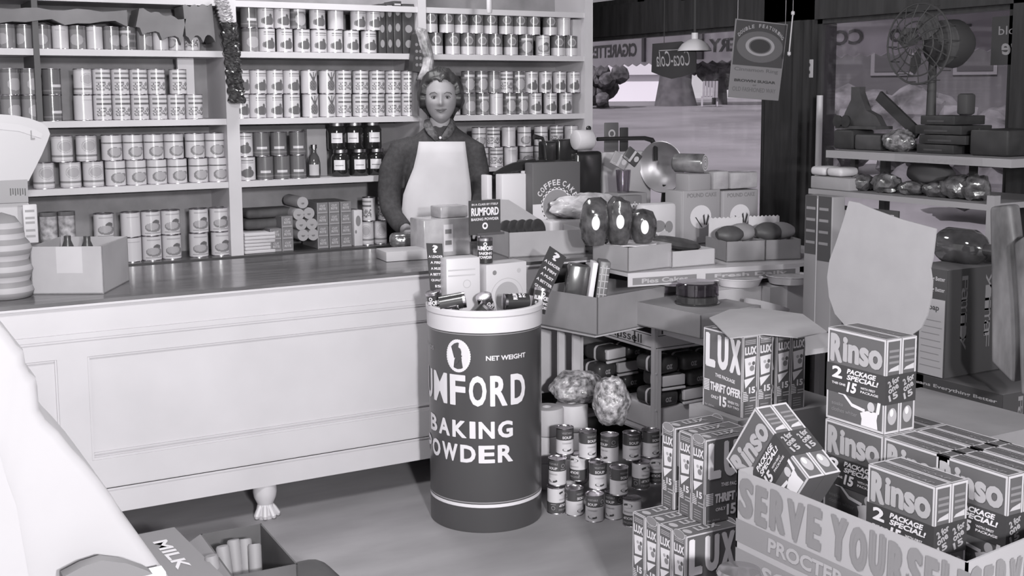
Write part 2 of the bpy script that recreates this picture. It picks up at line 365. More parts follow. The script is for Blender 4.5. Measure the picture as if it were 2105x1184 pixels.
def pat_bandlow(u, v):
    if .16 < v < .24: return 2
    if .03 < v < .06 or .94 < v < .97: return 3
    d = el(u, v, .5, .6, .13, .26)
    if d < 1: return 3 if d > .78 else 0 if d > .6 else 3
    return 0
def pat_tomato(u, v):
    if el(u, v, .5, .34, .15, .2) < 1: return 3 if el(u, v, .48, .38, .11, .15) < 1 else 2
    if el(u, v, .55, .56, .07, .1) < 1: return 1
    if .07 < v < .12 and abs(u-.5) < .16: return 2
    if abs(u-.5) < .12 and .82 < v < .88: return 3
    return 0
def pat_text(u, v):
    if abs(u-.5) < .2 and .62 < v < .7: return 1
    if abs(u-.5) < .2 and .8 < v < .88: return 2
    if abs(u-.5) < .2 and .15 < v < .5: return (0, 2, 3, 1, 2, 3, 0)[int(abs(sin(int(u*44)*12.9+int(v*16)*78.2)*4375.8) % 7)]
    return 0
def pat_plain(u, v): return 3 if .8 < v < .84 and abs(u-.5) < .1 else 0
def pat_mid(u, v):
    if ((u-.5)/.14)**2+((v-.4)/.25)**2 < 1: return 3
    if v > .85: return 1
    return 2
def pat_darklight(u, v):
    if ((u-.5)/.12)**2+((v-.4)/.28)**2 < 1: return 3
    if .75 < v < .85: return 0 if abs(u-.5) < .15 else 1
    return 1 if (int(v*9) % 3) else 2
PATS = dict(fruit=(pat_fruit, 'white dark-fruit can'), pine=(pat_pine, 'white pineapple can'),
            dark=(pat_dark, 'dark can'), darktop=(pat_darktop, 'half-dark half-white can'),
            band=(pat_band, 'pale dark-banded can'), bandlow=(pat_bandlow, 'pale round-picture can'),
            tomato=(pat_tomato, 'pale tomato can'), text=(pat_text, 'white speckled can'),
            plain=(pat_plain, 'plain white can'), mid=(pat_mid, 'grey can'), darklight=(pat_darklight, 'dark pale-oval can'))
_c = {}
def can_mesh(kind, r, h, seg=96, rows=36):
    k = (kind, r, h)
    if k in _c: return _c[k]
    m = MB(); f = PATS[kind][0]; vs = []; fs = []; ms = []; z0 = .05*h*.6; z1 = h-z0
    for j in range(rows+1):
        for i in range(seg): a = 2*pi*i/seg-pi/2-pi; vs.append((r*cos(a), r*sin(a), z0+(z1-z0)*j/rows))
    for j in range(rows):
        for i in range(seg): i2 = (i+1) % seg; fs.append((j*seg+i, j*seg+i2, (j+1)*seg+i2, (j+1)*seg+i)); ms.append(f((i+.5)/seg, (j+.5)/rows))
    m.add(vs, fs, ms)
    R = r*1.02
    m.lathe([(0, 0), (r*.9, .001), (R, 0), (R, z0*.8), (r, z0)], seg, 4)
    m.lathe([(r, z1), (R, h-z0*.7), (R, h), (R*.95, h), (R*.93, h-.002), (0, h-.002)], seg, 4)
    o = m.build('food_can', LAB, ang=50); _c[k] = o; o['proto'] = 1; return o
used = set()
def can(kind, x, y, z, r, h, label, group, a=None):
    o = can_mesh(kind, r, h)
    if o.name not in used: used.add(o.name)
    else: o = o.copy(); sc.collection.objects.link(o)
    if 'proto' in o: del o['proto']
    o.location = (x, y, z); o.rotation_euler.z = atan2(-x, y) + (rnd.uniform(-1, 1) if a is None else a)
    tag(o, label, 'can', group); return o
def row(pxs, py, zbase, kinds, r, h, where, lev='', dy=.02, jit=.003, a=None):
    """cans in one row; pxs = picture columns of the can axes"""
    n = len(pxs); xs = [P(px, py, Y=YS+dy+r).x for px in pxs]
    gaps = sorted(b-a for a, b in zip(xs, xs[1:])); r = min(r, gaps[len(gaps)//2]*.5) if gaps else r
    for _ in range(40):
        for i in range(n-1):
            d = 2.06*r-(xs[i+1]-xs[i])
            if d > 0: xs[i] -= d/2; xs[i+1] += d/2
    r = round(r, 4)
    for i in range(n):
        kind = kinds if isinstance(kinds, str) else kinds[i % len(kinds)]
        can(kind, xs[i], YS+dy+r+rnd.uniform(0, jit), zbase, r, h, '%s, %s from left%s, %s' % (PATS[kind][1], ORD[i], ', '+lev+'row' if lev else '', where), 'cans on the '+where, a)
    return r
RA = .0405; HA = .1105
def two(pxs, pxs2, py, z, kinds, kinds2, r, h, where, **k):
    r = row(pxs, py+25, z, kinds, r, h, where, 'lower ', **k); row(pxs2, py-25, z+h+.0005, kinds2, r, h, where, 'upper ', **k)
w = 'top left shelf'
row([20, 58, 95, 128, 161, 193, 226, 259, 292, 326, 360, 395], 85, zs1, ['mid', 'mid', 'mid', 'plain', 'mid', 'plain', 'mid', 'darklight', 'mid', 'plain', 'band', 'text'], RA*.86, HA*.92, w)
w = 'left bay second shelf'
two([24, 62, 108, 176, 212, 249, 286, 324, 360, 397], [22, 60, 106, 176, 211, 246, 281, 317, 366], 195, zs2, ['mid', 'mid', 'dark', 'plain', 'text', 'text', 'text', 'text', 'text', 'text'], ['mid', 'mid', 'dark', 'bandlow', 'text', 'text', 'text', 'text', 'text'], RA*.98, HA*1.02, w, a=.6)
w = 'left bay third shelf'
two([90, 145, 192, 244, 283, 314, 364, 412, 444], [128, 178, 233, 280, 316, 347, 402, 440], 335, zs3, ['bandlow']*3+['band']*6, ['bandlow']*2+['band']*6, RA*1.1, HA*1.03, w, a=.35)
w = 'left bay bottom ledge'
two([116, 166, 218, 273, 308, 352, 408, 453], [212, 269, 308, 349, 408, 450], 460, ZL, ['tomato', 'tomato', 'tomato', 'plain', 'tomato', 'tomato', 'tomato', 'tomato'], ['tomato', 'plain', 'tomato', 'tomato', 'tomato', 'tomato'], RA*1.08, HA*1.02, w, a=.3)
for k_, (x0_, x1_) in enumerate(((84, 121), (122, 158))):
    a_ = P(x0_, 450, Y=YS+.01); b_ = P(x1_, 450, Y=YS+.01); m = MB(); C_ = (b_.x-a_.x)/2; m.lathe([(0, 0), (C_, 0), (C_, .11), (C_*1.03, .112), (C_*1.03, .13), (0, .132)], 32, [4, 2, 2, 1, 1]); o = m.build('flower_tin', [LAB[0], LAB[1], mat('flower_print', .16, .4, g2=.5, ns=38), LAB[3], TIN], loc=(a_.x+C_, YS+.02+C_, ZL+HA*1.02+.001), ang=50); tag(o, 'flower-printed tin with dark lid, %s one on the left bay bottom ledge' % ('left', 'right')[k_], 'tin', 'flower-printed tins')
w = 'middle bay top shelf'
two([516, 547, 585, 621, 655, 688, 722, 758], [514, 548, 574, 612, 652, 690, 737, 766], 60, zs1, ['mid', 'fruit', 'fruit', 'fruit', 'fruit', 'fruit', 'fruit', 'fruit'], ['dark', 'fruit', 'fruit', 'darklight', 'fruit', 'plain', 'fruit', 'fruit'], RA*.96, HA*1.0, w, a=.45)
w = 'middle bay second shelf'
two([497, 529, 563, 600, 638, 673, 706, 741, 775, 808, 840], [499, 529, 563, 598, 635, 672, 706, 741, 775, 808, 840], 193, zs2, ['fruit']*4+['pine', 'pine']+['text']*5, ['fruit']*4+['pine', 'pine']+['text']*5, RA*.98, HA*1.02, w, a=.6)
w = 'middle bay third shelf'
two([508, 545, 580, 612], [504, 536, 573, 612], 322, zs3, ['fruit', 'dark', 'dark', 'dark'], ['fruit', 'dark', 'dark', 'dark'], RA*.98, HA*1.02, w, a=.1)
w = 'middle bay bottom ledge'
two([755, 782], [758, 790], 445, ZL, ['bandlow', 'bandlow'], ['text', 'text'], RA*.8, HA*1.08, w)
w = 'right bay top shelf'
two([895, 930, 962, 988, 1018, 1050, 1081, 1116, 1148, 1172], [884, 918, 948, 978, 1008, 1040, 1068, 1096, 1130, 1158], 68, zs1, ['darktop']*6+['darklight', 'tomato', 'darktop', 'darktop'], ['darktop']*9+['plain'], RA*.96, HA*.98, w, a=.25)
w = 'right bay second shelf'
two([932, 964, 992, 1020, 1047, 1073, 1100, 1131, 1163], [962, 989, 1015, 1041, 1066, 1092, 1121, 1150, 1179], 190, zs2, ['text', 'mid', 'darklight', 'plain', 'darklight', 'darklight', 'fruit', 'fruit', 'fruit'], ['darklight', 'darklight', 'mid', 'text', 'darklight', 'fruit', 'fruit', 'fruit', 'fruit'], RA*.9, HA*1.02, w, a=.4)
w = 'right bay third shelf'
for lev, pxs, dz in (('lower ', [990, 1020, 1050, 1082, 1112, 1142], 0), ('upper ', [985, 1014, 1046, 1078, 1112, 1144, 1174], 1)):
    zb = P(1000, 345, Y=YS).z; row(pxs, 300, zb+dz*HA*.95, ['band', 'text', 'plain', 'band'], RA*.92, HA*.95, w, lev, a=.3)
MB().box(X_b, X_c, 0, ud, zb-.02, zb).build('shelf', CREAM, sh)
# ---------------------------------------------------------------- counter
YC = 4.113; ZT = .88; XC0 = -.5; XT = 3.87; XC1 = P(1116, 700, Y=4.113).x; YCB = 4.85
ct = thing('shop_counter', 'long white panelled shop counter with a dark glossy top', 'counter', (0, YC, 0))
zc = lambda px, py: P(px, py, Y=YC).z
MB().box(XC0, XT, .0, YCB-YC, ZT-.012, ZT).build('countertop', mat('counter_top', .07, .16, ns=5, g2=.16, stretch=(.6, 6, 1), spec=.8), ct)
zA = zc(0, 645); zB = zc(30, 703); zCp = zc(187, 734); zD = zc(200, 948); zE = zc(230, 1004); zF = zc(251, 1052)
m = MB().box(XC0, XT, -.002, YCB-YC, zA, ZT-.0125).box(XC0, XC1, .012, .03, zB, zA)
m.build('nosing', WHITE, ct)
MB().box(XC0, XC1, .004, .02, zB-.012, zB+.006).box(XC0, XC1, .007, .02, zB-.02, zB-.012).build('moulding', WHITE, ct)
m = MB().box(XC0, XC1, .012, .03, zCp, zB-.012)
xs = [P(60, 800, Y=YC).x-.9, P(121, 800, Y=YC).x, P(184, 800, Y=YC).x, P(184, 800, Y=YC).x+2.0]
m.box(xs[1], xs[2], .012, .03, zD, zCp).box(XC0, xs[0], .012, .03, zD, zCp).box(xs[3], XC1, .012, .03, zD, zCp).box(XC0, XC1, .012, .03, zE, zD)
m.build('face_frame', WHITE, ct)
for a, b in ((xs[0], xs[1]), (xs[2], xs[3])):
    fp_ = MB().box(a, b, .022, .04, zD, zCp).build('front_panel', WHITE, ct)
    MB().box(a, b, .016, .024, zD, zD+.008).box(a+.0075, b-.0075, .0145, .024, zD+.02, zD+.026).box(a+.0005, a+.007, .0135, .024, zD+.0005, zCp-.0005).box(b-.007, b-.0005, .0135, .024, zD+.0005, zCp-.0005).box(a+.0075, b-.0075, .0145, .024, zCp-.006, zCp-.001).build('panel_bead', WHITE, fp_)
MB().box(XC0, XC1, .004, .03, zF, zE).box(XC0, XC1, .0, .02, zE-.006, zE).build('skirt_board', WHITE, ct)
m = MB().box(XC0, XC1, YCB-YC-.02, YCB-YC, zF, ZT-.03).box(XC1-.02, XC1, .02, YCB-YC, zF, ZT-.03).box(XC0, XC1, .03, YCB-YC, zF, zF+.02); m.build('carcass', WHITE, ct)
def claw(parent, x, y):
    m = MB(); pr = [(.042, zF), (.044, .1), (.041, .078), (.029, .052), (.034, .03), (.04, .015), (.036, 0)]
    m.lathe(pr[::-1], 20)
    for a in (-1.1, -.35, .4, 1.15):
        d = Vector((sin(a), -cos(a), 0)); m.tube([d*.02+Vector((0, 0, .05)), d*.034+Vector((0, 0, .03)), d*.045+Vector((0, 0, .012)), d*.047+Vector((0, 0, .004))], [.009, .011, .011, .005], 8)
    o = m.build('claw_foot', WHITE, parent); o.location = (x, y, 0)
ZBAY = P(1260, 838, Y=4.15).z
MB().box(XC1, XT-.03, .01, .3, ZBAY-.015, ZBAY).build('bay_shelf', WHITE, ct)
MB().box(XT-.03, XT, 0, .03, 0, zA).box(XT-.03, XT, YCB-YC-.03, YCB-YC, 0, zA).build('post', WHITE, ct)
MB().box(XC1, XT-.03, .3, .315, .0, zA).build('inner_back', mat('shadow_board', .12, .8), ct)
claw(ct, P(555, 1070, Z=0).x, .05); claw(ct, P(555, 1070, Z=0).x-1.55, .05); claw(ct, XC1-.1, .05)
for x in (0, 1.3, XC1-.1): claw(ct, x, YCB-YC-.06)
# ---------------------------------------------------------------- the big drum
DC = Vector((2.044, 3.773, 0)); DR = .207; adr = atan2(DC.x, DC.y)    # towards the camera
zf = lambda py: P(1000, py, X=DC.x-DR*sin(adr)).z
dr = thing('fibre_drum', 'tall dark round drum lettered in white, standing on the floor before the counter', 'drum', DC)
zr0 = zf(684); zr1 = zf(641); za = zf(1038); zb = zf(1068); 
m = MB(); m.lathe([(0, .002), (DR-.003, 0), (DR, .006), (DR, zr0)], 96, 0)
C = Cyl((0, 0, 0), DR, -adr)
A = lambda deg: radians(deg)*DR
gt = lambda px: math.asin(max(-.999, min(.999, (px-999)/120)))*DR
m.quad(C, -pi*DR, za-.012, pi*DR, za, 1, 1); m.quad(C, -pi*DR, za+.004, pi*DR, za+.008, 2, 1)
m.quad(C, -pi*DR, zr0-.012, pi*DR, zr0-.009, 2, 1)
def spaced(t, px1, v0, v1, pitch, wd, bold, wide=''):
    """letters set one by one, last one ending at picture column px1"""
    u = gt(px1)
    for ch in reversed(t):
        w_ = wd*(1.25 if ch in 'MW' else .38 if ch == 'I' else 1.); m.text(C, ch, u-w_, v0, u, v1, 1, 2, bold=bold); u -= w_+pitch
spaced('RUMFORD', 1081, zf(837), zf(774), .0125, .063, .036)
spaced('BAKING', 1055, zf(903), zf(868), .011, .057, .045)
spaced('POWDER', 1055, zf(953), zf(917), .010, .058, .045)
m.text(C, 'NET WEIGHT', gt(1001), zf(743), gt(1082), zf(733), 1, 2, bold=.03)
m.text(C, 'POUNDS', A(-95), zf(733), gt(893), zf(724), 2, 2, bold=.03)
# oval cameo
cu = gt(944); cv = zf(735); sa, sb = .044, (zf(700)-zf(735))*.9
m.ell(C, cu, cv, sa, sb*1.0, 1, 2, 36)
for i in range(40):
    t = 2*pi*i/40; m.ell(C, cu+sa*cos(t), cv+sb*sin(t), .005, .005, 1, 2, 8)
hd = [(-.3, -.75), (.05, -.55), (.1, -.35), (.42, -.38), (.45, -.2), (.38, -.12), (.5, .02), (.38, .1), (.42, .35), (.3, .62), (0, .75), (-.3, .65), (-.48, .35), (-.45, .0), (-.28, -.2), (-.2, -.4), (-.45, -.6)]
m.poly(C, [(cu+a*sa*.78, cv+b*sb*.8) for a, b in hd], 0, 4)
m.build('drum_body', [mat('drum_paint', .062, .3, spec=.5), mat('drum_white', .6, .4), mat('drum_grey', .25, .4)], dr)
R2 = DR+.004
m = MB(); m.lathe([(DR-.006, zr0-.004), (R2, zr0-.004), (R2+.001, zr0+.03), (R2, zr1-.025), (R2+.004, zr1-.02), (R2+.004, zr1-.004), (R2, zr1), (DR-.008, zr1), (DR-.008, zr0-.004)], 96)
m.build('rim_hoop', mat('drum_hoop', .55, .5, noise=.05, ns=5), dr)
m = MB(); m.lathe([(0, zr1-.1), (DR-.006, zr1-.1), (DR-.006, zr1-.09), (0, zr1-.09)], 48); m.build('inner_disc', CARD, dr)
DZ = zr1
# ---------------------------------------------------------------- printed packages
BG = mat('soap_blue_print', .1, .4); BAND = mat('offer_band', .045, .45); EDGE = mat('pale_edge', .45, .45); WP = mat('white_print', .62, .4); GP = mat('grey_print', .34, .45); MP = mat('mid_grey_print', .2, .45)
BMATS = [BG, EDGE, WP, GP, MP, BAND]
def lux_box(name='soap_box', lift=False):
    w, t, h = .182, .057, .245
    m = MB(); m.box(0, w, 0, t, 0, h, 0)
    F = Fr((0, 0, 0), (1, 0, 0), (0, 0, 1)); L = Fr((0, t, 0), (0, -1, 0), (0, 0, 1)); R = Fr((w, 0, 0), (0, 1, 0), (0, 0, 1)); T = Fr((0, 0, h), (1, 0, 0), (0, 1, 0)); B = Fr((w, t, 0), (-1, 0, 0), (0, 0, 1))
    e = .005
    for fr, ww, hh in ((F, w, h), (B, w, h), (L, t, h), (R, t, h), (T, w, t)):
        ee = e if ww > t else e*.8
        m.quad(fr, 0.0004, 0.0004, ee, hh-ee, 1); m.quad(fr, ww-ee, 0.0004, ww-.0004, hh-ee, 1); m.quad(fr, 0.0004, hh-ee, ww-.0004, hh-.0004, 1)
    for fr in (F, B):
        for i, (s, a, b) in enumerate((('L', .06, .32), ('U', .37, .65), ('X', .68, .96))): m.text(fr, s, w*a, h*.52, w*b, h*.95, 2, bold=.06)
        m.text(fr, 'THIS PACKAGE', w*.32, h*.405, w*.82, h*.45, 2, bold=.03, rot=-.06)
        for j in range(7): m.quad(fr, .002, h*(.215+j*.021), w*.17, h*(.228+j*.021), 2)
        m.text(fr, 'THRIFT OFFER', w*.2, h*.23, w*.97, h*.34, 2, 3, bold=.05, shear=.1)
        m.text(fr, 'ONLY', w*.22, h*.13, w*.42, h*.17, 2, bold=.03); m.text(fr, '15', w*.44, h*.06, w*.62, h*.19, 2, bold=.05)
        m.text(fr, 'WHEN YOU', w*.65, h*.13, w*.93, h*.165, 2, bold=.02); m.text(fr, 'BUY TWO', w*.65, h*.08, w*.93, h*.11, 2, bold=.02)
        m.text(fr, 'for dishes', w*.06, h*.02, w*.3, h*.045, 3, bold=.01)
    for k, fr in enumerate((L, R)):
        for j in range(3): m.quad(fr, t*.14, h*(.9+j*.02), t*.86, h*(.91+j*.02), 3)
        m.text(fr, 'LUX', t*.12, h*.77, t*.9, h*.87, 2, bold=.05)
        m.poly(fr, [(t*.12, h*.73), (t*.88, h*.745), (t*.8, h*.52), (t*.2, h*.5)], 2, 1)
        m.ell(fr, t*.62, h*.6, t*.16, h*.035, 4, 2); m.ell(fr, t*.45, h*.66, t*.1, h*.02, 3, 2); m.ell(fr, t*.72, h*.66, t*.1, h*.025, 0, 2)
        m.poly(fr, [(t*.12, h*.47), (t*.85, h*.49), (t*.2, h*.36)], 2, 1)
        m.ell(fr, t*.62, h*.33, t*.36, h*.075, 0, 2); m.text(fr, '15', t*.42, h*.29, t*.84, h*.37, 2, 3, bold=.05)
        for j in range(6): m.quad(fr, t*.0, h*(.2+j*.021), t*.4, h*(.21+j*.021), 2)
        m.quad(fr, t*.5, h*.19, t*.95, h*.205, 3); m.quad(fr, t*.5, h*.225, t*.95, h*.24, 3)
        for j in range(4): m.quad(fr, t*.2, h*(.04+j*.03), t*.75, h*(.047+j*.03), 3)
    m.text(T, 'LUX', w*.3, t*.25, w*.75, t*.75, 3, bold=.05); m.ell(T, w*.15, t*.5, w*.06, t*.3, 3)
    if lift:
        for fr in (L, R):
            m.ell(fr, t*.5, h*.995, t*.42, h*.045, 4, 3, 16, None); m.ell(fr, t*.5, h*.99, t*.46, h*.055, 1, 2, 20, .86)
    return m
RW, RT, RH = .195, .052, .237
def rinso_box():
    w, t, h = RW, RT, RH
    m = MB(); m.box(0, w, 0, t, 0, h, 0)
    F = Fr((0, 0, 0), (1, 0, 0), (0, 0, 1)); L = Fr((0, t, 0), (0, -1, 0), (0, 0, 1)); R = Fr((w, 0, 0), (0, 1, 0), (0, 0, 1)); T = Fr((0, 0, h), (1, 0, 0), (0, 1, 0)); B = Fr((w, t, 0), (-1, 0, 0), (0, 0, 1))
    e = .006
    for fr, ww, hh in ((F, w, h), (B, w, h), (L, t, h), (R, t, h), (T, w, t)):
        m.quad(fr, .0004, e, e, hh-e, 1); m.quad(fr, ww-e, e, ww-.0004, hh-e, 1); m.quad(fr, .0004, hh-e, ww-.0004, hh-.0004, 1); m.quad(fr, .0004, .0004, ww-.0004, e, 1)
    for fr in (F, B):
        m.text(fr, 'R', w*.05, h*.64, w*.27, h*.95, 3, bold=.07); m.text(fr, 'inso', w*.27, h*.66, w*.95, h*.935, 3, bold=.06)
        # figure hanging out washing
        m.ell(fr, w*.78, h*.25, w*.06, h*.055, 1, 2); m.poly(fr, [(w*.62, h*.03), (w*.9, h*.03), (w*.88, h*.13), (w*.9, h*.21), (w*.72, h*.2), (w*.6, h*.16), (w*.63, h*.1)], 2, 2)
        m.poly(fr, [(w*.22, h*.3), (w*.3, h*.3), (w*.45, h*.2), (w*.68, h*.175), (w*.68, h*.21), (w*.46, h*.235), (w*.32, h*.32), (w*.2, h*.32)], 2, 2.3)
        m.poly(fr, [(w*.86, h*.18), (w*.92, h*.2), (w*.94, h*.32), (w*.89, h*.32)], 2, 2.5)
        m.text(fr, 'soaks', w*.1, h*.17, w*.3, h*.21, 4, bold=.01); m.text(fr, 'clothes whiter', w*.1, h*.1, w*.55, h*.145, 4, bold=.01)
    for fr in (L, R):
        for j in range(3): m.quad(fr, t*.2, h*(.74+j*.06), t*.85, h*(.765+j*.06), 4)
        m.poly(fr, [(t*.15, h*.66), (t*.85, h*.66), (t*.85, h*.72), (t*.3, h*.69)], 1, 2)
        m.ell(fr, t*.5, h*.18, t*.3, h*.09, 3, 2); m.ell(fr, t*.45, h*.22, t*.12, h*.04, 2, 3)
    m.text(T, 'granulated', w*.12, t*.55, w*.6, t*.78, 4, bold=.02); m.text(T, 'SOAP', w*.5, t*.2, w*.9, t*.45, 4, bold=.02)
    return m
def rinso_band():
    w, t, h = RW, RT*2+.001, RH; g = .0012; z0, z1 = h*.31, h*.62
    m = MB(); m.box(-g, w+g, -g, t+g, z0, z1, 5)
    for F, ww in ((Fr((0, -g, 0), (1, 0, 0), (0, 0, 1)), w), (Fr((w, t+g, 0), (-1, 0, 0), (0, 0, 1)), w)):
        m.text(F, '2', ww*.1, h*.47, ww*.28, h*.6, 2, bold=.05); m.text(F, 'PACKAGE', ww*.36, h*.545, ww*.86, h*.6, 2, bold=.05, shear=.2); m.text(F, 'SPECIAL!', ww*.36, h*.48, ww*.9, h*.535, 2, bold=.05, shear=.2)
        m.text(F, 'THIS ONE', ww*.1, h*.4, ww*.34, h*.425, 2, bold=.03); m.text(F, '15', ww*.36, h*.345, ww*.54, h*.46, 2, bold=.06, shear=.2)
        m.text(F, 'WITH FIRST', ww*.6, h*.415, ww*.85, h*.44, 2, bold=.02); m.text(F, 'PACKAGE', ww*.6, h*.375, ww*.9, h*.4, 2, bold=.02)
    for F in (Fr((w+g, 0, 0), (0, 1, 0), (0, 0, 1)), Fr((-g, t, 0), (0, -1, 0), (0, 0, 1))):
        for k in (0, 1):
            u = k*RT; m.text(F, '2 for', u+.006, h*.52, u+RT-.006, h*.59, 3, bold=.04, rot=.4); m.text(F, 'one', u+.008, h*.45, u+RT-.008, h*.5, 3, bold=.04, rot=.4); m.text(F, '15', u+.01, h*.36, u+RT-.01, h*.43, 3, bold=.05, rot=.3)
    return m
def soap_pack(loc, rz, label, tilt=None):
    t = thing('soap_pack', label, 'soap', loc, rz, 'banded pairs of soap boxes', tilt)
    global _rb, _rband
    for k in (0, 1):
        o = rinso_box().build('package', BMATS, t, flat=True); o.location = (0, k*(RT+.001), 0)
    rinso_band().build('paper_band', BMATS, t, flat=True); return t
HP = -pi/2
# lettered soap packs: wide faces look to -X
zt = .716
a = P(1703, 672, X=2.2); Z1 = a.z
pk = soap_pack((2.2, a.y, Z1-RH), HP, 'banded pair of dark soap boxes standing on top, in front of the blank card')
def pack(x, y, z, lb, rz=HP): return dup(pk, (x, y, z), rz, lb)
zb0 = Z1-RH
a = P(1681, 863, Z=zb0-.001); b = P(1801, 895, Z=zb0-.001); c = P(1825, 945, Z=.69); d = P(1929, 928, Z=zb0-.001)
BIN0 = zb0-.001-RH
pack(2.19, a.y, BIN0, 'banded soap boxes in the bin directly under the topmost pair')
pack(2.19, a.y-.199, BIN0, 'banded soap boxes in the bin, mostly hidden behind the front pair')
pack(2.305, a.y-.199, BIN0, 'banded soap boxes in the back row of the bin, behind the hidden pair')
pack(2.305, a.y, BIN0, 'banded soap boxes in the back row, carrying the topmost pair')
pack(2.062, c.y, .69-RH, 'banded soap boxes standing frontmost in the serve yourself bin')
pack(2.19, d.y+.01-.02, BIN0, 'banded soap boxes at the right of the bin, only the last letter showing')
pack(2.305, d.y-.01, BIN0, 'banded soap boxes at the rear right corner of the bin')
# tilted pack: corners back-projected
def basis(o, ux, uy, uz):
    return Matrix(((ux.x, uy.x, uz.x, o.x), (ux.y, uy.y, uz.y, o.y), (ux.z, uy.z, uz.z, o.z), (0, 0, 0, 1)))
tp = dup(pk, (0, 0, 0), HP, 'banded soap boxes lying tilted against the others above the big lettering')
XP = 2.0
A_ = P(1521, 936, X=XP); B_ = P(1672, 1020, X=XP); Cc = P(1552, 838, X=XP)
uz = (A_-Cc); uz = (Vector((0, -.62, .78))).normalized()
# box's up axis points to picture upper-left ; its width axis runs up along the lettering
ux = Vector((0, -.553, .833)); uzv = Vector((0, .833, .553)); uy = uzv.cross(ux)
org = P(1552, 838, X=XP)-ux*RW-uzv*RH
mtx = basis(org, ux, uy, uzv)
tp.matrix_world = mtx
# ---------------------------------------------------------------- serve yourself bin
BX = 1.95; p0 = P(1515, 965, X=BX); p1 = P(1988, 1157, X=BX); BY0, BY1, BT = p1.y, p0.y, (p0.z+p1.z)/2
BC = mat('bin_card', .32, .6); BD = mat('bin_dark_print', .19, .6); BM = mat('bin_mid_print', .21, .6)
bn = thing('display_bin', 'printed cardboard display bin lettered for self service, full of soap boxes', 'display', (BX, BY0, 0))
Lb = BY1-BY0; DB = .48
m = MB(); m.box(0, .005, 0, Lb, .0, BT, 0); Fb = Fr((0, Lb, 0), (0, -1, 0), (0, 0, 1))
bandz = [P(1515, y, X=BX).z for y in (965, 1065, 1112, 1125)]
m.quad(Fb, 0, bandz[2], Lb, bandz[1], 2); m.quad(Fb, 0, 0, Lb, bandz[3]-.0, 2)
def serve(fr, L_):
    x = .012*L_
    for i, (s, wd) in enumerate(zip('SERVE', (.07, .06, .072, .075, .065))):
        m.text(fr, s, x, bandz[1]+.006+(.0 if i % 2 else .004), x+wd*L_*1.115/.98, BT-.012-(.006 if i % 2 else 0), 1, bold=.08, shear=.05); x += (wd+.006)*L_*1.115/.98
    x += .03*L_
    for i, (s, wd) in enumerate(zip('YOURSELF', (.07, .068, .062, .062, .055, .05, .045, .05))):
        m.text(fr, s, x, bandz[1]+.006+(.0 if i % 2 else .004), x+wd*L_*1.115/.98, BT-.012-(.006 if i % 2 else 0), 1, bold=.08, shear=.05); x += (wd+.004)*L_*1.115/.98
serve(Fb, Lb)
m.text(Fb, 'PROCTER & GAMBLE', .12, bandz[2]+.01, .66, bandz[1]-.012, 0, bold=.05, shear=.05)
m.text(Fb, 'SOAPS', .1, bandz[3]-.06, .34, bandz[3]-.015, 0, bold=.05)
m.build('front_panel', [BC, BD, BM], bn, flat=True)
m = MB(); fs = Fr((0, 0, 0), (1, 0, 0), (0, 0, 1)); q = P(2105, 1046, Y=BY0+.02)
m.slab(fs, [(0, 0), (DB, 0), (DB, BT+.04), (0, BT)], .005, 0); serve(fs, .5); m.text(fs, 'GAMBLE', .06, bandz[2], .4, bandz[1]-.01, 1, bold=.05)
m.build('end_panel', [BC, BD, BM], bn, flat=True)
MB().box(0, DB, Lb-.005, Lb, 0, BT).build('end_panel', BC, bn); MB().box(DB-.005, DB, 0, Lb, 0, BT+.02).build('back_panel', BC, bn)
MB().box(.225, DB-.006, .006, Lb-.006, BIN0-.02, BIN0-.003).build('shelf', BC, bn); MB().box(.006, .22, .006, Lb-.006, .69-RH-.02, .69-RH-.002).build('shelf', BC, bn)
# ---------------------------------------------------------------- slim soap flake boxes
lx = lux_box().build('soap_flake_box', BMATS, flat=True); lx2 = lux_box(lift=True).build('soap_flake_box', BMATS, flat=True)
def lux(o, loc, rz, lb, first=False):
    n = o if first else o.copy()
    if not first: sc.collection.objects.link(n)
    n.location = loc; n.rotation_euler.z = rz; tag(n, lb, 'soap box', 'lettered soap flake boxes'); return n
a = P(1447, 672, X=2.3); ZU = a.z; ZUB = ZU-.245
for i in range(4):
    e = P((1530, 1565, 1603, 1654)[i], 690, Y=a.y-.182)
    lux(lx2 if i % 2 else lx, (2.3+i*.0595+(.012 if i > 1 else 0), a.y, ZUB), HP, 'tall soap flake box in the top row under brown paper, %s from the left' % ORD[i], i < 2)
c = P(1450, 905, Z=ZUB-.002); zt2 = c.z; zb2 = zt2-.245
lux(lx2, (c.x, c.y, zb2), 0, 'slim soap flake box right of the front middle stack, big letters partly hidden')
lux(lx, (c.x-.0, c.y+.0595, zb2), 0, 'slim soap flake box at the left of the middle stack, behind its neighbour')
lux(lx2, (c.x+.0, c.y+.14, zb2), 0, 'slim soap flake box peeping out at the back of the middle stack')
c3 = P(1410, 1103, Z=zb2-.002); zb3 = c3.z-.245
for k, lb in enumerate(('nearest box of the bottom soap flake stack, cut by the picture edge', 'second nearest box of the bottom soap flake stack', 'third box back in the bottom soap flake stack', 'farthest box of the bottom soap flake stack, next to the soup cans')):
    e = c3 + Vector((-.003*k, .0595*k, 0)); lux(lx if k % 2 else lx2, (e.x, e.y, zb3), 0, lb)
tag(MB().box(c3.x-.02, c3.x+.21, c3.y-.02, c3.y+.26, 0, zb3-.001).build('platform_box', CARDD), 'low cardboard box under the bottom stack of soap flake boxes', 'box')
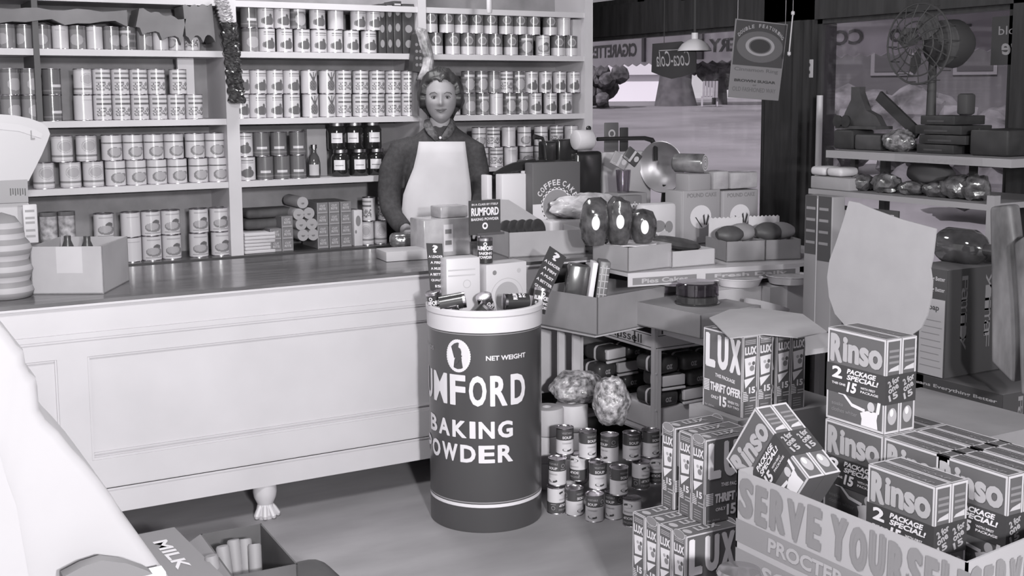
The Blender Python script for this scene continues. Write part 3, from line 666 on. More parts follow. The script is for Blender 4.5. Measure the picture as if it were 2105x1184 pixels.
# hidden supports of the top row: a carton
tag(MB().box(2.27, 2.7, a.y-.2, a.y+.03, 0, ZUB-.001).build('carton', CARDD), 'closed brown carton carrying the top row of soap flake boxes', 'carton')
tag(MB().slab(Fr((2.22, a.y+.02, ZU+.002), (0, -1, 0), (-1, 0, 0)), [(0, 0), (.02, 0)], 0).build('x', CARD), 'x', 'x') if 0 else None
# brown paper over the row
m = MB(); g = [(1458, 658), (1500, 700), (1570, 693), (1640, 700), (1700, 690), (1650, 655), (1560, 640), (1500, 645)]
pts = [P(x, y-3, Z=ZU+.006) for x, y in g]; n = len(pts); cc = sum(pts, Vector())/n
vs = [p+Vector((0, 0, rnd.uniform(0, .008))) for p in pts]+[cc+Vector((0, 0, .012))]; vs += [v+Vector((0, 0, .003)) for v in vs]
fs = [(i, n, (i+1) % n) for i in range(n)]+[(i+n+1, (i+1) % n+n+1, 2*n+1) for i in range(n)]+[(i, (i+1) % n, (i+1) % n+n+1, i+n+1) for i in range(n)]
m.add(vs, fs); tag(m.build('brown_paper', CARD), 'flat sheet of brown paper lying over the top row of soap flake boxes', 'paper')
# ---------------------------------------------------------------- soup cans on the floor
SM = [mat('soup_dark', .06, .25, spec=.5), mat('soup_white', .5, .25, spec=.5), mat('soup_grey', .22, .3), TIN]
def soup():
    r, h = .0335, .101; m = MB(); C = Cyl((0, 0, 0), r, 0)
    m.lathe([(r, .003), (r, h*.56)], 40, 1); m.lathe([(r, h*.56), (r, h-.003)], 40, 0)
    m.f = [f for f in m.f if len(f) == 4]; m.m = [1]*40+[0]*40
    m.lathe([(0, .002), (r*.92, .002), (r*1.03, 0), (r*1.03, .003), (r, .004)], 40, 3); m.lathe([(r, h-.004), (r*1.03, h-.003), (r*1.03, h), (r*.95, h), (r*.93, h-.003), (0, h-.003)], 40, 3)
    for u0 in (0, pi*r):
        m.text(C, 'VEGETABLE', u0-.02, h*.8, u0+.02, h*.87, 2, 2, bold=.02); m.text(C, 'SOUP', u0-.018, h*.62, u0+.018, h*.72, 1, 2, bold=.05)
        m.ell(C, u0+.04, h*.76, .008, .008, 2, 2, 16, .7); m.quad(C, u0+.03, h*.61, u0+.05, h*.64, 2, 2)
        m.text(C, 'CONDENSED', u0-.018, h*.42, u0+.018, h*.47, 2, 2, bold=.01); m.ell(C, u0, h*.2, .018, h*.07, 0, 2, 14); m.ell(C, u0, h*.25, .014, h*.05, 1, 3, 14)
    return m.build('soup_can', SM, ang=50)
sp = soup(); first = True; SH = .1015; SR = .035
tiers = [(0, [(1143, 1058, 1), (1181, 1062, 0), (1222, 1075, 0), (1262, 1070, 0), (1299, 1085, 1)]),
         (1, [(1146, 1000, 0), (1189, 990, 1), (1229, 1008, 0), (1272, 1020, 0), (1317, 1008, 1), (1348, 996, 1)]),
         (2, [(1161, 936, 0), (1208, 944, 0), (1253, 952, 0), (1298, 948, 0), (1337, 942, 0)])]
back = []
for tr, L_ in tiers:
    q = []
    for px, py, inv in L_:
        g = P(px, py, Z=tr*SH); d = Vector((g.x, g.y)).normalized(); q.append([g.x+d.x*SR, g.y+d.y*SR, inv])
    for _ in range(60):
        for i in range(len(q)):
            for j in range(i+1, len(q)):
                dx, dy = q[j][0]-q[i][0], q[j][1]-q[i][1]; dd = hypot(dx, dy)
                if dd < .0712: k = (.0712-dd)/2/max(dd, 1e-4); q[i][0] -= dx*k; q[i][1] -= dy*k; q[j][0] += dx*k; q[j][1] += dy*k
    for i, (x, y, inv) in enumerate(q):
        o = sp if first else sp.copy()
        if not first: sc.collection.objects.link(o)
        first = False
        o.location = (x, y, tr*SH+(.101 if inv else 0)); o.rotation_euler = (pi if inv else 0, 0, atan2(-x, y)*(1)+(pi if inv and 0 else 0)+rnd.uniform(-.9, .9))
        tag(o, '%ssoup can, %s from left in the %s tier of the floor pile' % ('upside-down ' if inv else '', ORD[i], ('bottom', 'middle', 'top')[tr]), 'can', 'soup cans piled on the floor')
# paper rolls / tall white tins behind
WR = mat('wrapped_white', .5, .6, noise=.06, ns=9)
m = MB(); m.lathe([(0, 0), (.062, 0), (.066, .004), (.066, .1), (.062, .106), (.02, .107), (.018, .09), (0, .09)], 32); roll = m.build('paper_roll', [WR], ang=50)
fst = True
for px, py, zz, lb in ((1175, 990, 0, 'bottom white paper roll behind the soup cans'), (1175, 935, .108, 'middle white paper roll behind the soup cans'), (1175, 880, .216, 'topmost white paper roll behind the soup cans, under the cellophane bag'), (1125, 990, 0, 'bottom white paper roll beside the drum'), (1125, 930, .108, 'middle white paper roll beside the drum'), (1125, 880, .216, 'top white paper roll beside the drum')):
    o = roll if fst else roll.copy()
    if not fst: sc.collection.objects.link(o)
    fst = False; yy = 3.93; g = P(px, 900, Y=yy); o.location = (g.x, yy, zz); tag(o, lb, 'paper roll', 'white paper rolls behind the soup cans')
# ---------------------------------------------------------------- rack with bakery goods
RKM = mat('rack_white', .5, .35); 
rk = thing('display_rack', 'white metal display rack with lettered rails and a deck of cake cartons', 'rack', (2.79, 3.73, 0))
RX, RY = .72, .355; zrl = .553
for x, y in ((0, 0), (RX, 0), (RX, RY)):
    m = MB(); zq_ = .64 if y == 0 else .75; m.box(x-.006, x+.028, y-.003, y+.0, 0, zq_).box(x-.006, x-.003, y, y+.02, 0, zq_).box(x+.008, x+.009, y-.005, y-.003, 0, zq_)
    for z in (.6, .3, .45): m.lathe([(0, -.0), (.004, 0), (.004, .003), (0, .003)], 10, 0, Matrix.Translation((x+.004, y-.003, z)) @ Matrix.Rotation(pi/2, 4, 'X'))
    m.build('post', RKM, rk)
for z, nm in ((zrl, 'shelf'), (.2, 'shelf')): MB().box(.0, RX+.02, 0, RY, z-.008, z).build(nm, RKM, rk)
def rail(fr, L_, txt, x0, x1):
    m = MB(); m.slab(fr, [(0, -.012), (L_, -.012), (L_, .055), (0, .055)], .004, 0)
    m.quad(fr, .0, -.002, L_, .001, 1); m.quad(fr, 0, .047, L_, .05, 1); m.text(fr, txt, x0, .006, x1, .042, 1, bold=.01)
    for k in range(1, 4): m.quad(fr, k*L_/3-.02, 0, k*L_/3-.01, .05, 1, 2)
    return m
rail(Fr((-.004, RY, zrl), (0, -1, 0), (0, 0, 1)), RY, 'Russell', .05, .27).build('shelf_rail', [RKM, BAND], rk, flat=True)
rail(Fr((0, -.004, zrl), (1, 0, 0), (0, 0, 1)), RX, 'Fine Cakes', .2, .6).build('shelf_rail', [RKM, BAND], rk, flat=True)
def rolled(label, loc, rz, s=1., light=0, tl=0.):
    t = thing('wrapped_package', label, 'package', loc, rz, 'dark wrapped packages on the rack', (0, tl, 0)); w, d, h = .115*s, .15*s, .066*s
    m = MB(); m.rbox(-w/2, w/2, -d/2, d/2, 0, h, .022*s, 0, seg=4); F = Fr((0, -d/2, 0), (1, 0, 0), (0, 0, 1)); L = Fr((-w/2, 0, 0), (0, -1, 0), (0, 0, 1))
    m.text(F, 'Nabco'[:0]+'oz', -.02, h*.3, .012, h*.6, 1, 1, bold=.03) if not light else None
    m.build('wrapper', [mat('dark_wrapper', .055, .3, noise=.2, ns=20), GP], t)
    m = MB(); m.rbox(-w/2*1.02, w/2*1.02, -.014*s, .014*s, -.0, h*1.02, .02*s, 0, seg=4)
    if light: m.rbox(-w/2*.96, w/2*.96, -d/2-.002, -d/2+.02, h*.25, h*.9, .004); m.rbox(-w/2, w/2, -d/2-.003, -d/2+.01, 0, h*.16, .003)
    m.build('paper_seal', PALE, t); return t
spots = [(1225, 695, 1), (1262, 712, 1), (1312, 728, 0), (1232, 768, 0), (1282, 778, 0), (1326, 762, 0), (1300, 812, 0), (1372, 742, 1), (1415, 742, 1), (1378, 790, 0), (1428, 800, 0), (1350, 800, 0), (1440, 770, 0)]
rows_ = {0: [], 1: [], 2: []}
zsh = .2; k = 0
for lv, pxs in ((0, (1222, 1262, 1302, 1342, 1382, 1422)), (1, (1240, 1280, 1320, 1362, 1402)), (2, (1222, 1262, 1304, 1344, 1382, 1424)), (3, (1240, 1284, 1324, 1364, 1404))):
    for i, px in enumerate(pxs):
        y = 3.84+(.17 if i % 2 and 0 else 0); g = P(px, 760, Y=y)
        if g.x < 2.86: y = 3.98; g = P(px, 760, Y=y)
        x = max(2.87, g.x)
        rows_.setdefault(lv, []).append((px, x))
base_x = 2.865
for lv in range(4):
    for i in range(5):
        x = base_x+i*.128+(.0 if lv % 2 == 0 else .03)
        if x > 3.46: continue
        z = .302+lv*.0675
        if z+.06 > .55: continue
        rolled('dark wrapped package, %s from left, %s layer on the rack shelf' % (ORD[i], ('bottom', 'second', 'third', 'top')[lv]), (x, 3.815, z), rnd.uniform(-.12, .12), 1., (i+lv) % 3 == 1)
bx_ = P(1205, 700, Y=4.2).x
for lv in range(4):
    for i in range(5):
        x = bx_+.06+i*.122+(.045 if lv % 2 else 0); rolled('dark wrapped package, %s from left, %s layer under the counter end' % (ORD[i], ('bottom', 'second', 'third', 'top')[lv]), (x, 4.215+.01*(i % 2), ZBAY+.0005+lv*.0672), rnd.uniform(-.25, .25), 1., (i+lv) % 3 == 0)['group'] = 'dark wrapped packages under the counter end'
# white boxes on the lower shelf
for i, (x, lb) in enumerate(((2.81, 'white wrapped box at the left end under the dark packages'), (2.995, 'white wrapped box in the middle of the lower rack shelf'), (3.18, 'white wrapped box on the lower rack shelf behind the soap stack'), (3.365, 'white wrapped box at the right end of the lower rack shelf'))):
    tag(MB().rbox(0, .17, 0, .26, .0, .098, .008).build('white_box', WR, loc=(x+.01, 3.755, .202)), lb, 'box', 'white boxes on the lower rack shelf')
for i, x in enumerate((2.84, 3.03, 3.22)): tag(MB().rbox(0, .17, 0, .22, .0, .12, .01).build('white_box', WR, loc=(x, 3.76, .003)), 'white box on the floor under the rack, %s from left' % ORD[i], 'box', 'white boxes under the rack')
# cellophane bags
CEL = mat('crinkled_cellophane', .08, .15, g2=.5, ns=45, bump=1., spec=.9)
def crinkle(name, c, rad, mt, label, cat, seed=1, amp=.12, sub=4, parent=None):
    bm = bmesh.new(); bmesh.ops.create_icosphere(bm, subdivisions=sub, radius=1)
    from mathutils import noise
    for v in bm.verts:
        d = v.co.normalized(); n_ = noise.noise(d*2+Vector((seed*7, 0, 0)))*amp*1.6+(.5-abs(noise.noise(d*7+Vector((seed, 3, 0)))))*amp*.9-amp*.4
        v.co = Vector((d.x*rad[0], d.y*rad[1], max(d.z, -.85)*rad[2]))*(1+n_)
    vs = [v.co+Vector((0, 0, rad[2]*.85)) for v in bm.verts]; fs = [tuple(q.index for q in f.verts) for f in bm.faces]; bm.free()
    m = MB(); m.add(vs, fs); o = m.build(name, mt, parent, loc=c, flat=False, ang=30)
    if label: tag(o, label, cat)
    return o
g = P(1185, 800, Y=3.93); crinkle('cellophane_bag', (g.x, g.y, .325), (.115, .08, .07), CEL, 'shiny cellophane bag lying on the paper rolls by the drum', 'bag', 1)
g = P(1262, 850, Y=3.66); crinkle('cellophane_bag', (g.x-.01, g.y, .304), (.075, .07, .1), CEL, 'shiny cellophane bag slumped on the soup cans, right of the other bag', 'bag', 2)
# ---------------------------------------------------------------- cartons located by their base corners
def open_carton(name, label, cat, pl, pc, pr, z, h, mt=CARD, th=.004, group=None, flare=0., h2=None, fillz=.0):
    """open tray: left, near and right base corners in the picture at height z"""
    a, c, b = P(*pl, Z=z), P(*pc, Z=z), P(*pr, Z=z)
    u = (a-c); v = (b-c); lu, lv = u.length, v.length
    ang = (atan2(v.y, v.x)+atan2(u.y, u.x)-pi/2)/2
    t = thing(name, label, cat, c, ang, group)
    m = MB().box(0, lv, 0, lu, .0, th); 
    for x0, x1, y0, y1 in ((0, lv, 0, th), (0, lv, lu-th, lu), (0, th, 0, lu), (lv-th, lv, 0, lu)): m.box(x0, x1, y0, y1, 0, h)
    m.build('tray', mt, t); t['w'] = lv; t['d'] = lu
    return t, lv, lu
c1, w1, d1 = open_carton('cardboard_tray', 'deep grey cardboard tray on the rack corner right of the drum', 'tray', (1120, 660), (1228, 690), (1334, 657), .645, .145, CARDD)
fr_ = Matrix.Translation(c1.location) @ Matrix.Rotation(c1.rotation_euler.z, 4, 'Z')
wst = thing('side_stand', 'narrow white metal stand under the deep grey cardboard tray', 'stand', (c1.location.x, c1.location.y, 0), c1.rotation_euler.z)
MB().box(.02, w1-.02, .03, d1-.02, .63, .643).build('top', RKM, wst)
wi = (Matrix.Translation(wst.location) @ Matrix.Rotation(wst.rotation_euler.z, 4, 'Z')).inverted()
for a, b in ((1149, 1163), (1179, 1195)):
    p = wi @ P(a, 700, Y=3.97+.0*(a > 1160)); q = wi @ P(b, 700, Y=3.97); MB().box(p.x, p.x+(q-p).length, p.y, p.y+.01, 0, .63).build('leg', RKM, wst)
# what stands in it
def leaning(name, label, cat, M, w, d, h, mt, fn=None, group=None):
    m = MB().rbox(0, w, 0, d, 0, h, min(w, d, h)*.12, 0, seg=2)
    if fn: fn(m)
    o = m.build(name, mt); o.matrix_world = M; return tag(o, label, cat, group)
zt1 = .65
def tl(x, y, z, rz, ty, tx=0): return Matrix.Translation((x, y, z)) @ Matrix.Rotation(rz, 4, 'Z') @ Matrix.Rotation(ty, 4, 'Y') @ Matrix.Rotation(tx, 4, 'X')
q = P(1165, 600, Y=3.9); rzc = -.45
leaning('snack_box', 'dark glossy packet leaning in the grey tray behind the small sign', 'packet', tl(q.x-.04, 3.885, zt1+.012, rzc, .16), .085, .07, .24, [mat('glossy_dark', .05, .15, noise=.3, ns=14, spec=.8)])
def plaid(m):
    F = Fr((0, 0, 0), (1, 0, 0), (0, 0, 1))
    for i in range(9): m.quad(F, .002, .02+i*.026, .04, .023+i*.026, 1, 2)
    for i in range(2): m.quad(F, .01+i*.016, .005, .013+i*.016, .24, 1, 2)
q = P(1200, 580, Y=3.83)
leaning('checked_packet', 'tall narrow packet with a checked side leaning in the grey tray', 'packet', tl(q.x+.012, 3.79, zt1+.012, rzc, .13), .042, .09, .255, [mat('packet_grey', .12, .4), LITE], plaid)
leaning('white_packet', 'thin white edged packet between the dark and checked packets', 'packet', tl(q.x-.016, 3.805, zt1+.012, rzc, .15), .02, .09, .25, [mat('packet_white', .6, .4)])
# upper deck with cake cartons
ZD = .86
dk = rk; _n0 = set(o.name for o in sc.objects)
cz = [P(*p, Z=ZD) for p in ((1222, 573), (1290, 594), (1445, 545), (1600, 533))]
m = MB(); o_ = P(1291, 563, Z=ZD); r_ = P(1644, 541, Z=ZD); l_ = P(1221, 549, Z=ZD); m_ = P(1441, 552, Z=ZD)
back_ = 4.1
tri = [(l_.x+.02, l_.y), (o_.x+.01, o_.y+.015), (m_.x, m_.y), (r_.x, r_.y), (3.86, 3.62), (3.86, 4.105), (l_.x+.05, 4.105)]
m.slab(Fr((0, 0, ZD-.001), (1, 0, 0), (0, 1, 0)), tri, .014)
m.build('deck', RKM, dk)
m = MB(); e1 = Vector((tri[1][0], tri[1][1], 0)); e2 = Vector((tri[2][0], tri[2][1], 0)); e3 = Vector((tri[3][0], tri[3][1], 0))
for s_, t_, tx in ((e1, e2, 'Pies Cakes'), (e2, e3, 'Fresh Daily')):
    m = MB(); F = Fr((s_.x, s_.y, ZD-.055), (t_-s_), (0, 0, 1)); F.o += F.N*.001; L_ = (t_-s_).length
    m.slab(F, [(0, 0), (L_, 0), (L_, .04), (0, .04)], .004, 0); m.quad(F, .02, .006, L_-.02, .034, 1); m.text(F, tx, .06, .011, L_-.06, .03, 2, bold=.04); m.build('deck_rail', [RKM, MP, LITE], dk, flat=True)
for x, y in ((3.2, 4.07), (3.82, 4.07), (3.82, 3.72), (3.42, 3.72)): MB().box(x-.012, x+.012, y-.012, y+.012, 0, ZD-.014).build('leg', RKM, dk)
for o in sc.objects:
    if o.name not in _n0: o.location = -rk.location
c2, w2, d2 = open_carton('cake_carton', 'cardboard tray of glossy dark wrapped cakes on a paper doily', 'tray', (1220, 547), (1291, 560), (1379, 549), ZD, .098, CARD)
c3_, w3, d3 = open_carton('cake_carton', 'pale cardboard tray with dark ring cake, right of the doily tray', 'tray', (1335, 535), (1381, 551), (1455, 541), ZD, .066, CARDL)
def inside(t, x, y, z): return (Matrix.Translation(t.location) @ Matrix.Rotation(t.rotation_euler.z, 4, 'Z')) @ Vector((x, y, z))
# doily
m = MB(); pts = []
for i in range(48): a_ = 2*pi*i/48; r_ = 1+.04*cos(12*a_*1.0); pts.append((cos(a_)*r_*w2*.44, sin(a_)*r_*d2*.44))
m.slab(Fr((0, 0, 0), (1, 0, 0), (0, 1, 0)), pts, .004); q = inside(c2, w2*.5, d2*.5, .0985); tag(m.build('doily', WP, loc=q, rz=c2.rotation_euler.z), 'white scalloped paper doily lining the cake tray', 'doily')
GD = mat('glossy_wrap', .025, .14, g2=.1, ns=22, spec=.8, bump=.5)
for i, (px, py, rx, rz_, lb) in enumerate(((1222, 407, .055, .06, 'leftmost dark glossy wrapped cake with oval label in the tray'), (1272, 405, .052, .062, 'middle dark glossy wrapped cake with oval label in the tray'), (1322, 430, .05, .05, 'right dark round wrapped cake with small oval label'))):
    yy = inside(c2, w2*(.2+.3*i), d2*(.5-.1*i), 0).y; g = P(px, py, Y=yy); zb_ = ZD+.103
    t = thing('wrapped_cake', lb, 'cake', (g.x, g.y, zb_), -.5, 'dark wrapped cakes in the doily tray')
    H_ = (g.z-zb_)
    m = MB(); m.lathe([(0, 0), (rx*.7, .0), (rx*.95, H_*.15), (rx*1.08, H_*.4), (rx*1.05, H_*.65), (rx*.85, H_*.88), (rx*.45, H_*.98), (0, H_)], 28)
    from mathutils import noise as _nz
    m.v = [tuple(Vector(p)*(1+.10*_nz.noise(Vector(p)*26+Vector((i*5, 0, 0))))) for p in m.v]; m.build('cake', GD, t)
    m = MB(); F = Fr((0, -rx*1.13, H_*.5), (1, 0, 0), (0, .04, 1)); m.ell(F, .0, .0, .016, .028, 0, 1, 24); m.slab(F, [(.014*cos(2*pi*j/20), .026*sin(2*pi*j/20)) for j in range(20)], .006); m.build('oval_label', WP, t)
t = thing('ring_cake', 'flat dark ring cake in a round tin, tilted in the pale tray', 'cake', inside(c3_, w3*.45, d3*.45, .072), 0, None, (.1, .12))
m = MB(); m.lathe([(.02, .0), (.09, 0), (.1, .012), (.085, .026), (.05, .028), (.035, .016), (.02, .012)], 36); m.build('cake', mat('dark_cake', .05, .5, noise=.2, ns=20), t)
m = MB(); m.lathe([(0, .004), (.034, .004), (.036, .016), (0, .017)], 24); m.build('filling', LITE, t)
# bun cartons
b1, bw1, bd1 = open_carton('bun_tray', 'grey cardboard tray with two dark loaves at the back of the cake table, left', 'tray', (1455, 525), (1493, 539), (1570, 535), ZD, .085, CARDD)
b2, bw2, bd2 = open_carton('bun_tray', 'grey cardboard tray with one dark loaf against the dark pillar, right', 'tray', (1540, 520), (1573, 535), (1643, 532), ZD, .085, CARDD)
def loaf(label, loc, rz, L_=.12, r=.04, mt=None, tilt=0):
    m = MB(); pts = []; rs = []
    for i in range(9): t = i/8; pts.append((-L_/2+L_*t, 0, r*.75)); rs.append(r*(max(.05, sin(pi*(t*.9+.05))))**.5)
    m.tube(pts, rs, 16, 0, None, .85); o = m.build('loaf', mt or mat('dark_crust', .04, .5, g2=.1, ns=8), loc=loc, rz=rz); o.rotation_euler.y = tilt; return tag(o, label, 'bread', 'loaves in the bun trays')
loaf('dark loaf at the left in the left bun tray', inside(b1, bw1*.3, bd1*.4, .075), -.2); loaf('paler loaf at the right in the left bun tray', inside(b1, bw1*.72, bd1*.55, .08), -.2, mt=mat('pale_crust', .22, .6, noise=.2))
loaf('dark loaf heaped in the right bun tray', inside(b2, bw2*.3, bd2*.4, .075), -.2, .12, .045); loaf('paler loaf at the end of the right bun tray', inside(b2, bw2*.72, bd2*.5, .08), -.5, mt=mat('pale_crust', .22, .6))
for tt, ww, dd, lb in ((b1, bw1, bd1, 'white scalloped paper standing behind the left bun tray loaves'), (b2, bw2, bd2, 'white scalloped paper standing behind the right bun tray loaves')):
    pts = [(0, 0), (ww*.9, 0)]+[(ww*.9-ww*.9*i/16, .155+(.006 if i % 2 else 0)) for i in range(17)]
    m = MB(); m.slab(Fr((0, 0, 0), (1, 0, 0), (0, 0, 1)), pts, .003); tag(m.build('paper_liner', WR, loc=inside(tt, ww*.05, dd*.93, .006), rz=tt.rotation_euler.z), lb, 'paper', 'paper liners of the bun trays')
# ---------------------------------------------------------------- lower display table, pies and tin
ZTb = .655
tb = thing('display_table', 'low display table before the window carrying pies and cartons', 'table', (2.86, 2.95, 0))
MB().box(-.06, .78, .1, .74, ZTb-.02, ZTb-.001).build('table_top', RKM, tb)
for x, y in ((-.03, .13), (.74, .13), (.3, .7), (.74, .7)): MB().box(x-.015, x+.015, y-.015, y+.015, 0, ZTb-.02).build('leg', RKM, tb)
m = MB(); F = Fr((-.062, .74, ZTb-.04), (0, -1, 0), (0, 0, 1)); m.slab(F, [(0, 0), (.74, 0), (.74, .035), (0, .035)], .004); m.build('rail', RKM, tb)
bc, bcw, bcd = open_carton('brown_carton', 'dark brown cardboard box under the round covered cake tin', 'carton', (1347, 655), (1440, 697), (1512, 668), ZTb, .088, CARDD)
m = MB().box(.0, bcw, 0, bcd, .088, .092); m.build('lid', CARDD, bc)
q = P(1433, 630, Z=ZTb+.094); R_ = .083
g = Vector((q.x, q.y))+Vector((q.x, q.y)).normalized()*R_
t = thing('cake_tin', 'round dark cake tin under a clear cover, standing on the brown carton', 'tin', (g.x, g.y, ZTb+.0935))
m = MB(); m.lathe([(0, 0), (R_*1.04, 0), (R_*1.05, .004), (R_*.97, .006), (R_*.96, .03), (R_, .034), (0, .034)], 40); m.build('tin_base', mat('black_tin', .03, .15, spec=.8), t)
m = MB(); m.lathe([(0, .035), (R_*.85, .035), (R_*.88, .06), (R_*.7, .068), (0, .066)], 36); m.build('cake', mat('dark_cake', .05, .5), t)
m = MB(); m.lathe([(R_*.99, .035), (R_*.99, .08), (R_*.95, .084), (0, .085), (0, .0835), (R_*.93, .0825), (R_*.975, .079), (R_*.975, .035), (R_*.99, .035)], 40); m.build('clear_cover', glassy('clear_cover', .8, .06), t)
TINW = mat('pie_tin', .55, .35); CRUST = mat('pie_crust', .35, .7, noise=.2, ns=14)
def pie(label, px, py, z, r, group='pies in shallow pans', h=.03):
    q = P(px, py, Z=z); g = Vector((q.x, q.y)); g += g.normalized()*r
    t = thing('pie', label, 'pie', (g.x, g.y, z), 0, group)
    m = MB(); m.lathe([(0, 0), (r*.85, 0), (r, h), (r*1.04, h+.001), (r*1.04, h+.004), (r*.98, h+.003), (r*.83, .003), (0, .003)], 44); m.build('pie_pan', TINW, t)
    m = MB(); m.lathe([(0, .004), (r*.84, .004), (r*.95, h-.004), (r*.6, h+.002), (0, h+.004)], 36); m.build('filling', CRUST, t); return t
zp = .785
pie('pale round pie in a shallow pan, in front of the lettered deck rail', 1518, 593, zp, .095)
pie('pie at the right edge, behind the neighbouring pie and beside the big carton', 1620, 588, zp+.004, .09)
pie('pie behind the round cake tin', 1388, 590, zp+.003, .075)
pie('second pie pan below, left of the round cake tin', 1360, 622, .70, .06)
for i, (px, py, w_, lb) in enumerate(((1518, 612, .22, 'flat printed carton under the pale round pie'), (1618, 606, .2, 'flat printed carton under the right pie'), (1385, 600, .14, 'flat carton under the pie behind the cake tin'))):
    q = P(px, py-20, Z=zp); tag(MB().box(-w_/2, w_/2, .0, .17, 0, zp-ZTb-.002).build('flat_carton', [CARDL], loc=(q.x+.01, q.y-.0, ZTb)), lb, 'carton', 'flat cartons under the pies')
# tilted oval tray cake
q = P(1605, 655, Z=ZTb+.03)
t = thing('cake_box', 'oval pale box of cake tilted on the table behind the soap flake boxes', 'cake', (q.x+.0, q.y+.09, ZTb+.04), .5, None, (.1, .28))
m = MB(); m.lathe([(0, 0), (.13, 0), (.135, .035), (.128, .035), (.12, .006), (0, .006)], 40, 0, None, 1., .62); m.build('box_base', CARDL, t)
m = MB(); m.lathe([(0, .007), (.115, .007), (.11, .03), (.06, .036), (0, .034)], 36, 0, None, 1., .62); m.build('cake', mat('glossy_cake', .06, .15, g2=.15, ns=10, spec=.8), t)
# ---------------------------------------------------------------- the shopkeeper
WX, WY = 2.54, 5.1; WRZ = -atan2(WX, WY)
wm = thing('person', 'person in dark sweater and white bib apron, standing behind the counter', 'person', (WX, WY, 0), WRZ)
WM = (Matrix.Translation((WX, WY, 0)) @ Matrix.Rotation(WRZ, 4, 'Z')).inverted()
_o = WM @ Vector((0, 0, EYE))
def L(px, py, dy=0.):
    d = (WM.to_3x3() @ (Rr*(px-1052.5) + Uu*(CY-py) + Ff*FL)); return _o + d*((dy-_o.y)/d.y)
PXM = (L(1000, 200)-L(900, 200)).length/100
def loft(m, rings, seg=24, mi=0):
    vs = []; fs = []; n = len(rings)
    for c, rx, ry in rings:
        for k in range(seg): a = 2*pi*k/seg; vs.append((c.x+rx*cos(a), c.y+ry*sin(a), c.z))
    for i in range(n-1):
        for k in range(seg): k2 = (k+1) % seg; fs.append((i*seg+k, i*seg+k2, (i+1)*seg+k2, (i+1)*seg+k))
    fs.append(tuple(range(seg-1, -1, -1))); fs.append(tuple((n-1)*seg+k for k in range(seg))); m.add(vs, fs, mi)
def remesh(m, vox, name='tmp', smooth=6):
    o = m.build(name, INK); bm = bmesh.new(); bm.from_mesh(o.data); bmesh.ops.recalc_face_normals(bm, faces=bm.faces); bm.to_mesh(o.data); bm.free()
    r = o.modifiers.new('r', 'REMESH'); r.mode = 'VOXEL'; r.voxel_size = vox
    s = o.modifiers.new('s', 'SMOOTH'); s.iterations = smooth; s.factor = .5
    bpy.context.view_layer.update(); me = bpy.data.meshes.new_from_object(o.evaluated_get(bpy.context.evaluated_depsgraph_get()))
    q = MB(); q.add([v.co.copy() for v in me.vertices], [tuple(p.vertices) for p in me.polygons]); bpy.data.objects.remove(o); return q
SKIN = mat('skin', .3, .55, noise=.04, ns=8, spec=.3); HAIR = mat('dark_hair', .035, .45, noise=.5, ns=25, stretch=(1, 1, .3)); SWE = mat('dark_sweater', .06, .9, noise=.15, ns=60, spec=.1); APR = mat('white_apron', .52, .8, noise=.04, ns=10)
tors = [(500, 897, 62, .11), (450, 896, 62, .108), (400, 898, 66, .112), (340, 905, 70, .118), (300, 908, 72, .105), (282, 908, 60, .085), (270, 907, 42, .065), (262, 906, 32, .06), (250, 905, 26, .055)]
def torso(m, g, y0=0):
    r = [(Vector((L(c, y).x, .01 if y > 270 else .015, L(c, y).z)), w*PXM+g, d+g) for y, c, w, d in tors]
    hips = [(Vector((r[0][0].x, .01, .62)), .15+g, .12+g), (Vector((r[0][0].x, .01, .78)), .165+g, .125+g)]
    loft(m, (hips if y0 == 0 else [])+r)
armL = [(L(850, 292), .035), (L(824, 308), .06), (L(804, 350), .06), (L(800, 395, -.0), .057), (L(804, 430, -.03), .052), (L(820, 458, -.1), .044), (L(838, 476, -.17), .033)]
armR = [(L(952, 290), .035), (L(974, 308), .056), (L(984, 350), .052), (L(985, 385, -.02), .048), (L(985, 405, -.05), .044), (L(990, 432, -.14), .038), (L(992, 452, -.2), .03)]
b = MB(); torso(b, -.012)
for arm in (armL, armR): b.tube([p for p, r in arm], [r*.82 for p, r in arm], 16)
b.tube([L(905, 290, .015), L(905, 262, .005), L(905, 240, -.0)], [.06, .052, .05], 20)
for sx in (-1, 1): b.tube([(sx*.085, .01, .72), (sx*.09, .01, .45), (sx*.09, .02, .25), (sx*.095, .02, .08)], [.085, .06, .05, .034], 14); b.tube([(sx*.095, .05, .04), (sx*.1, -.03, .035), (sx*.105, -.13, .025)], [.04, .038, .028], 12)
body = remesh(b, .008)
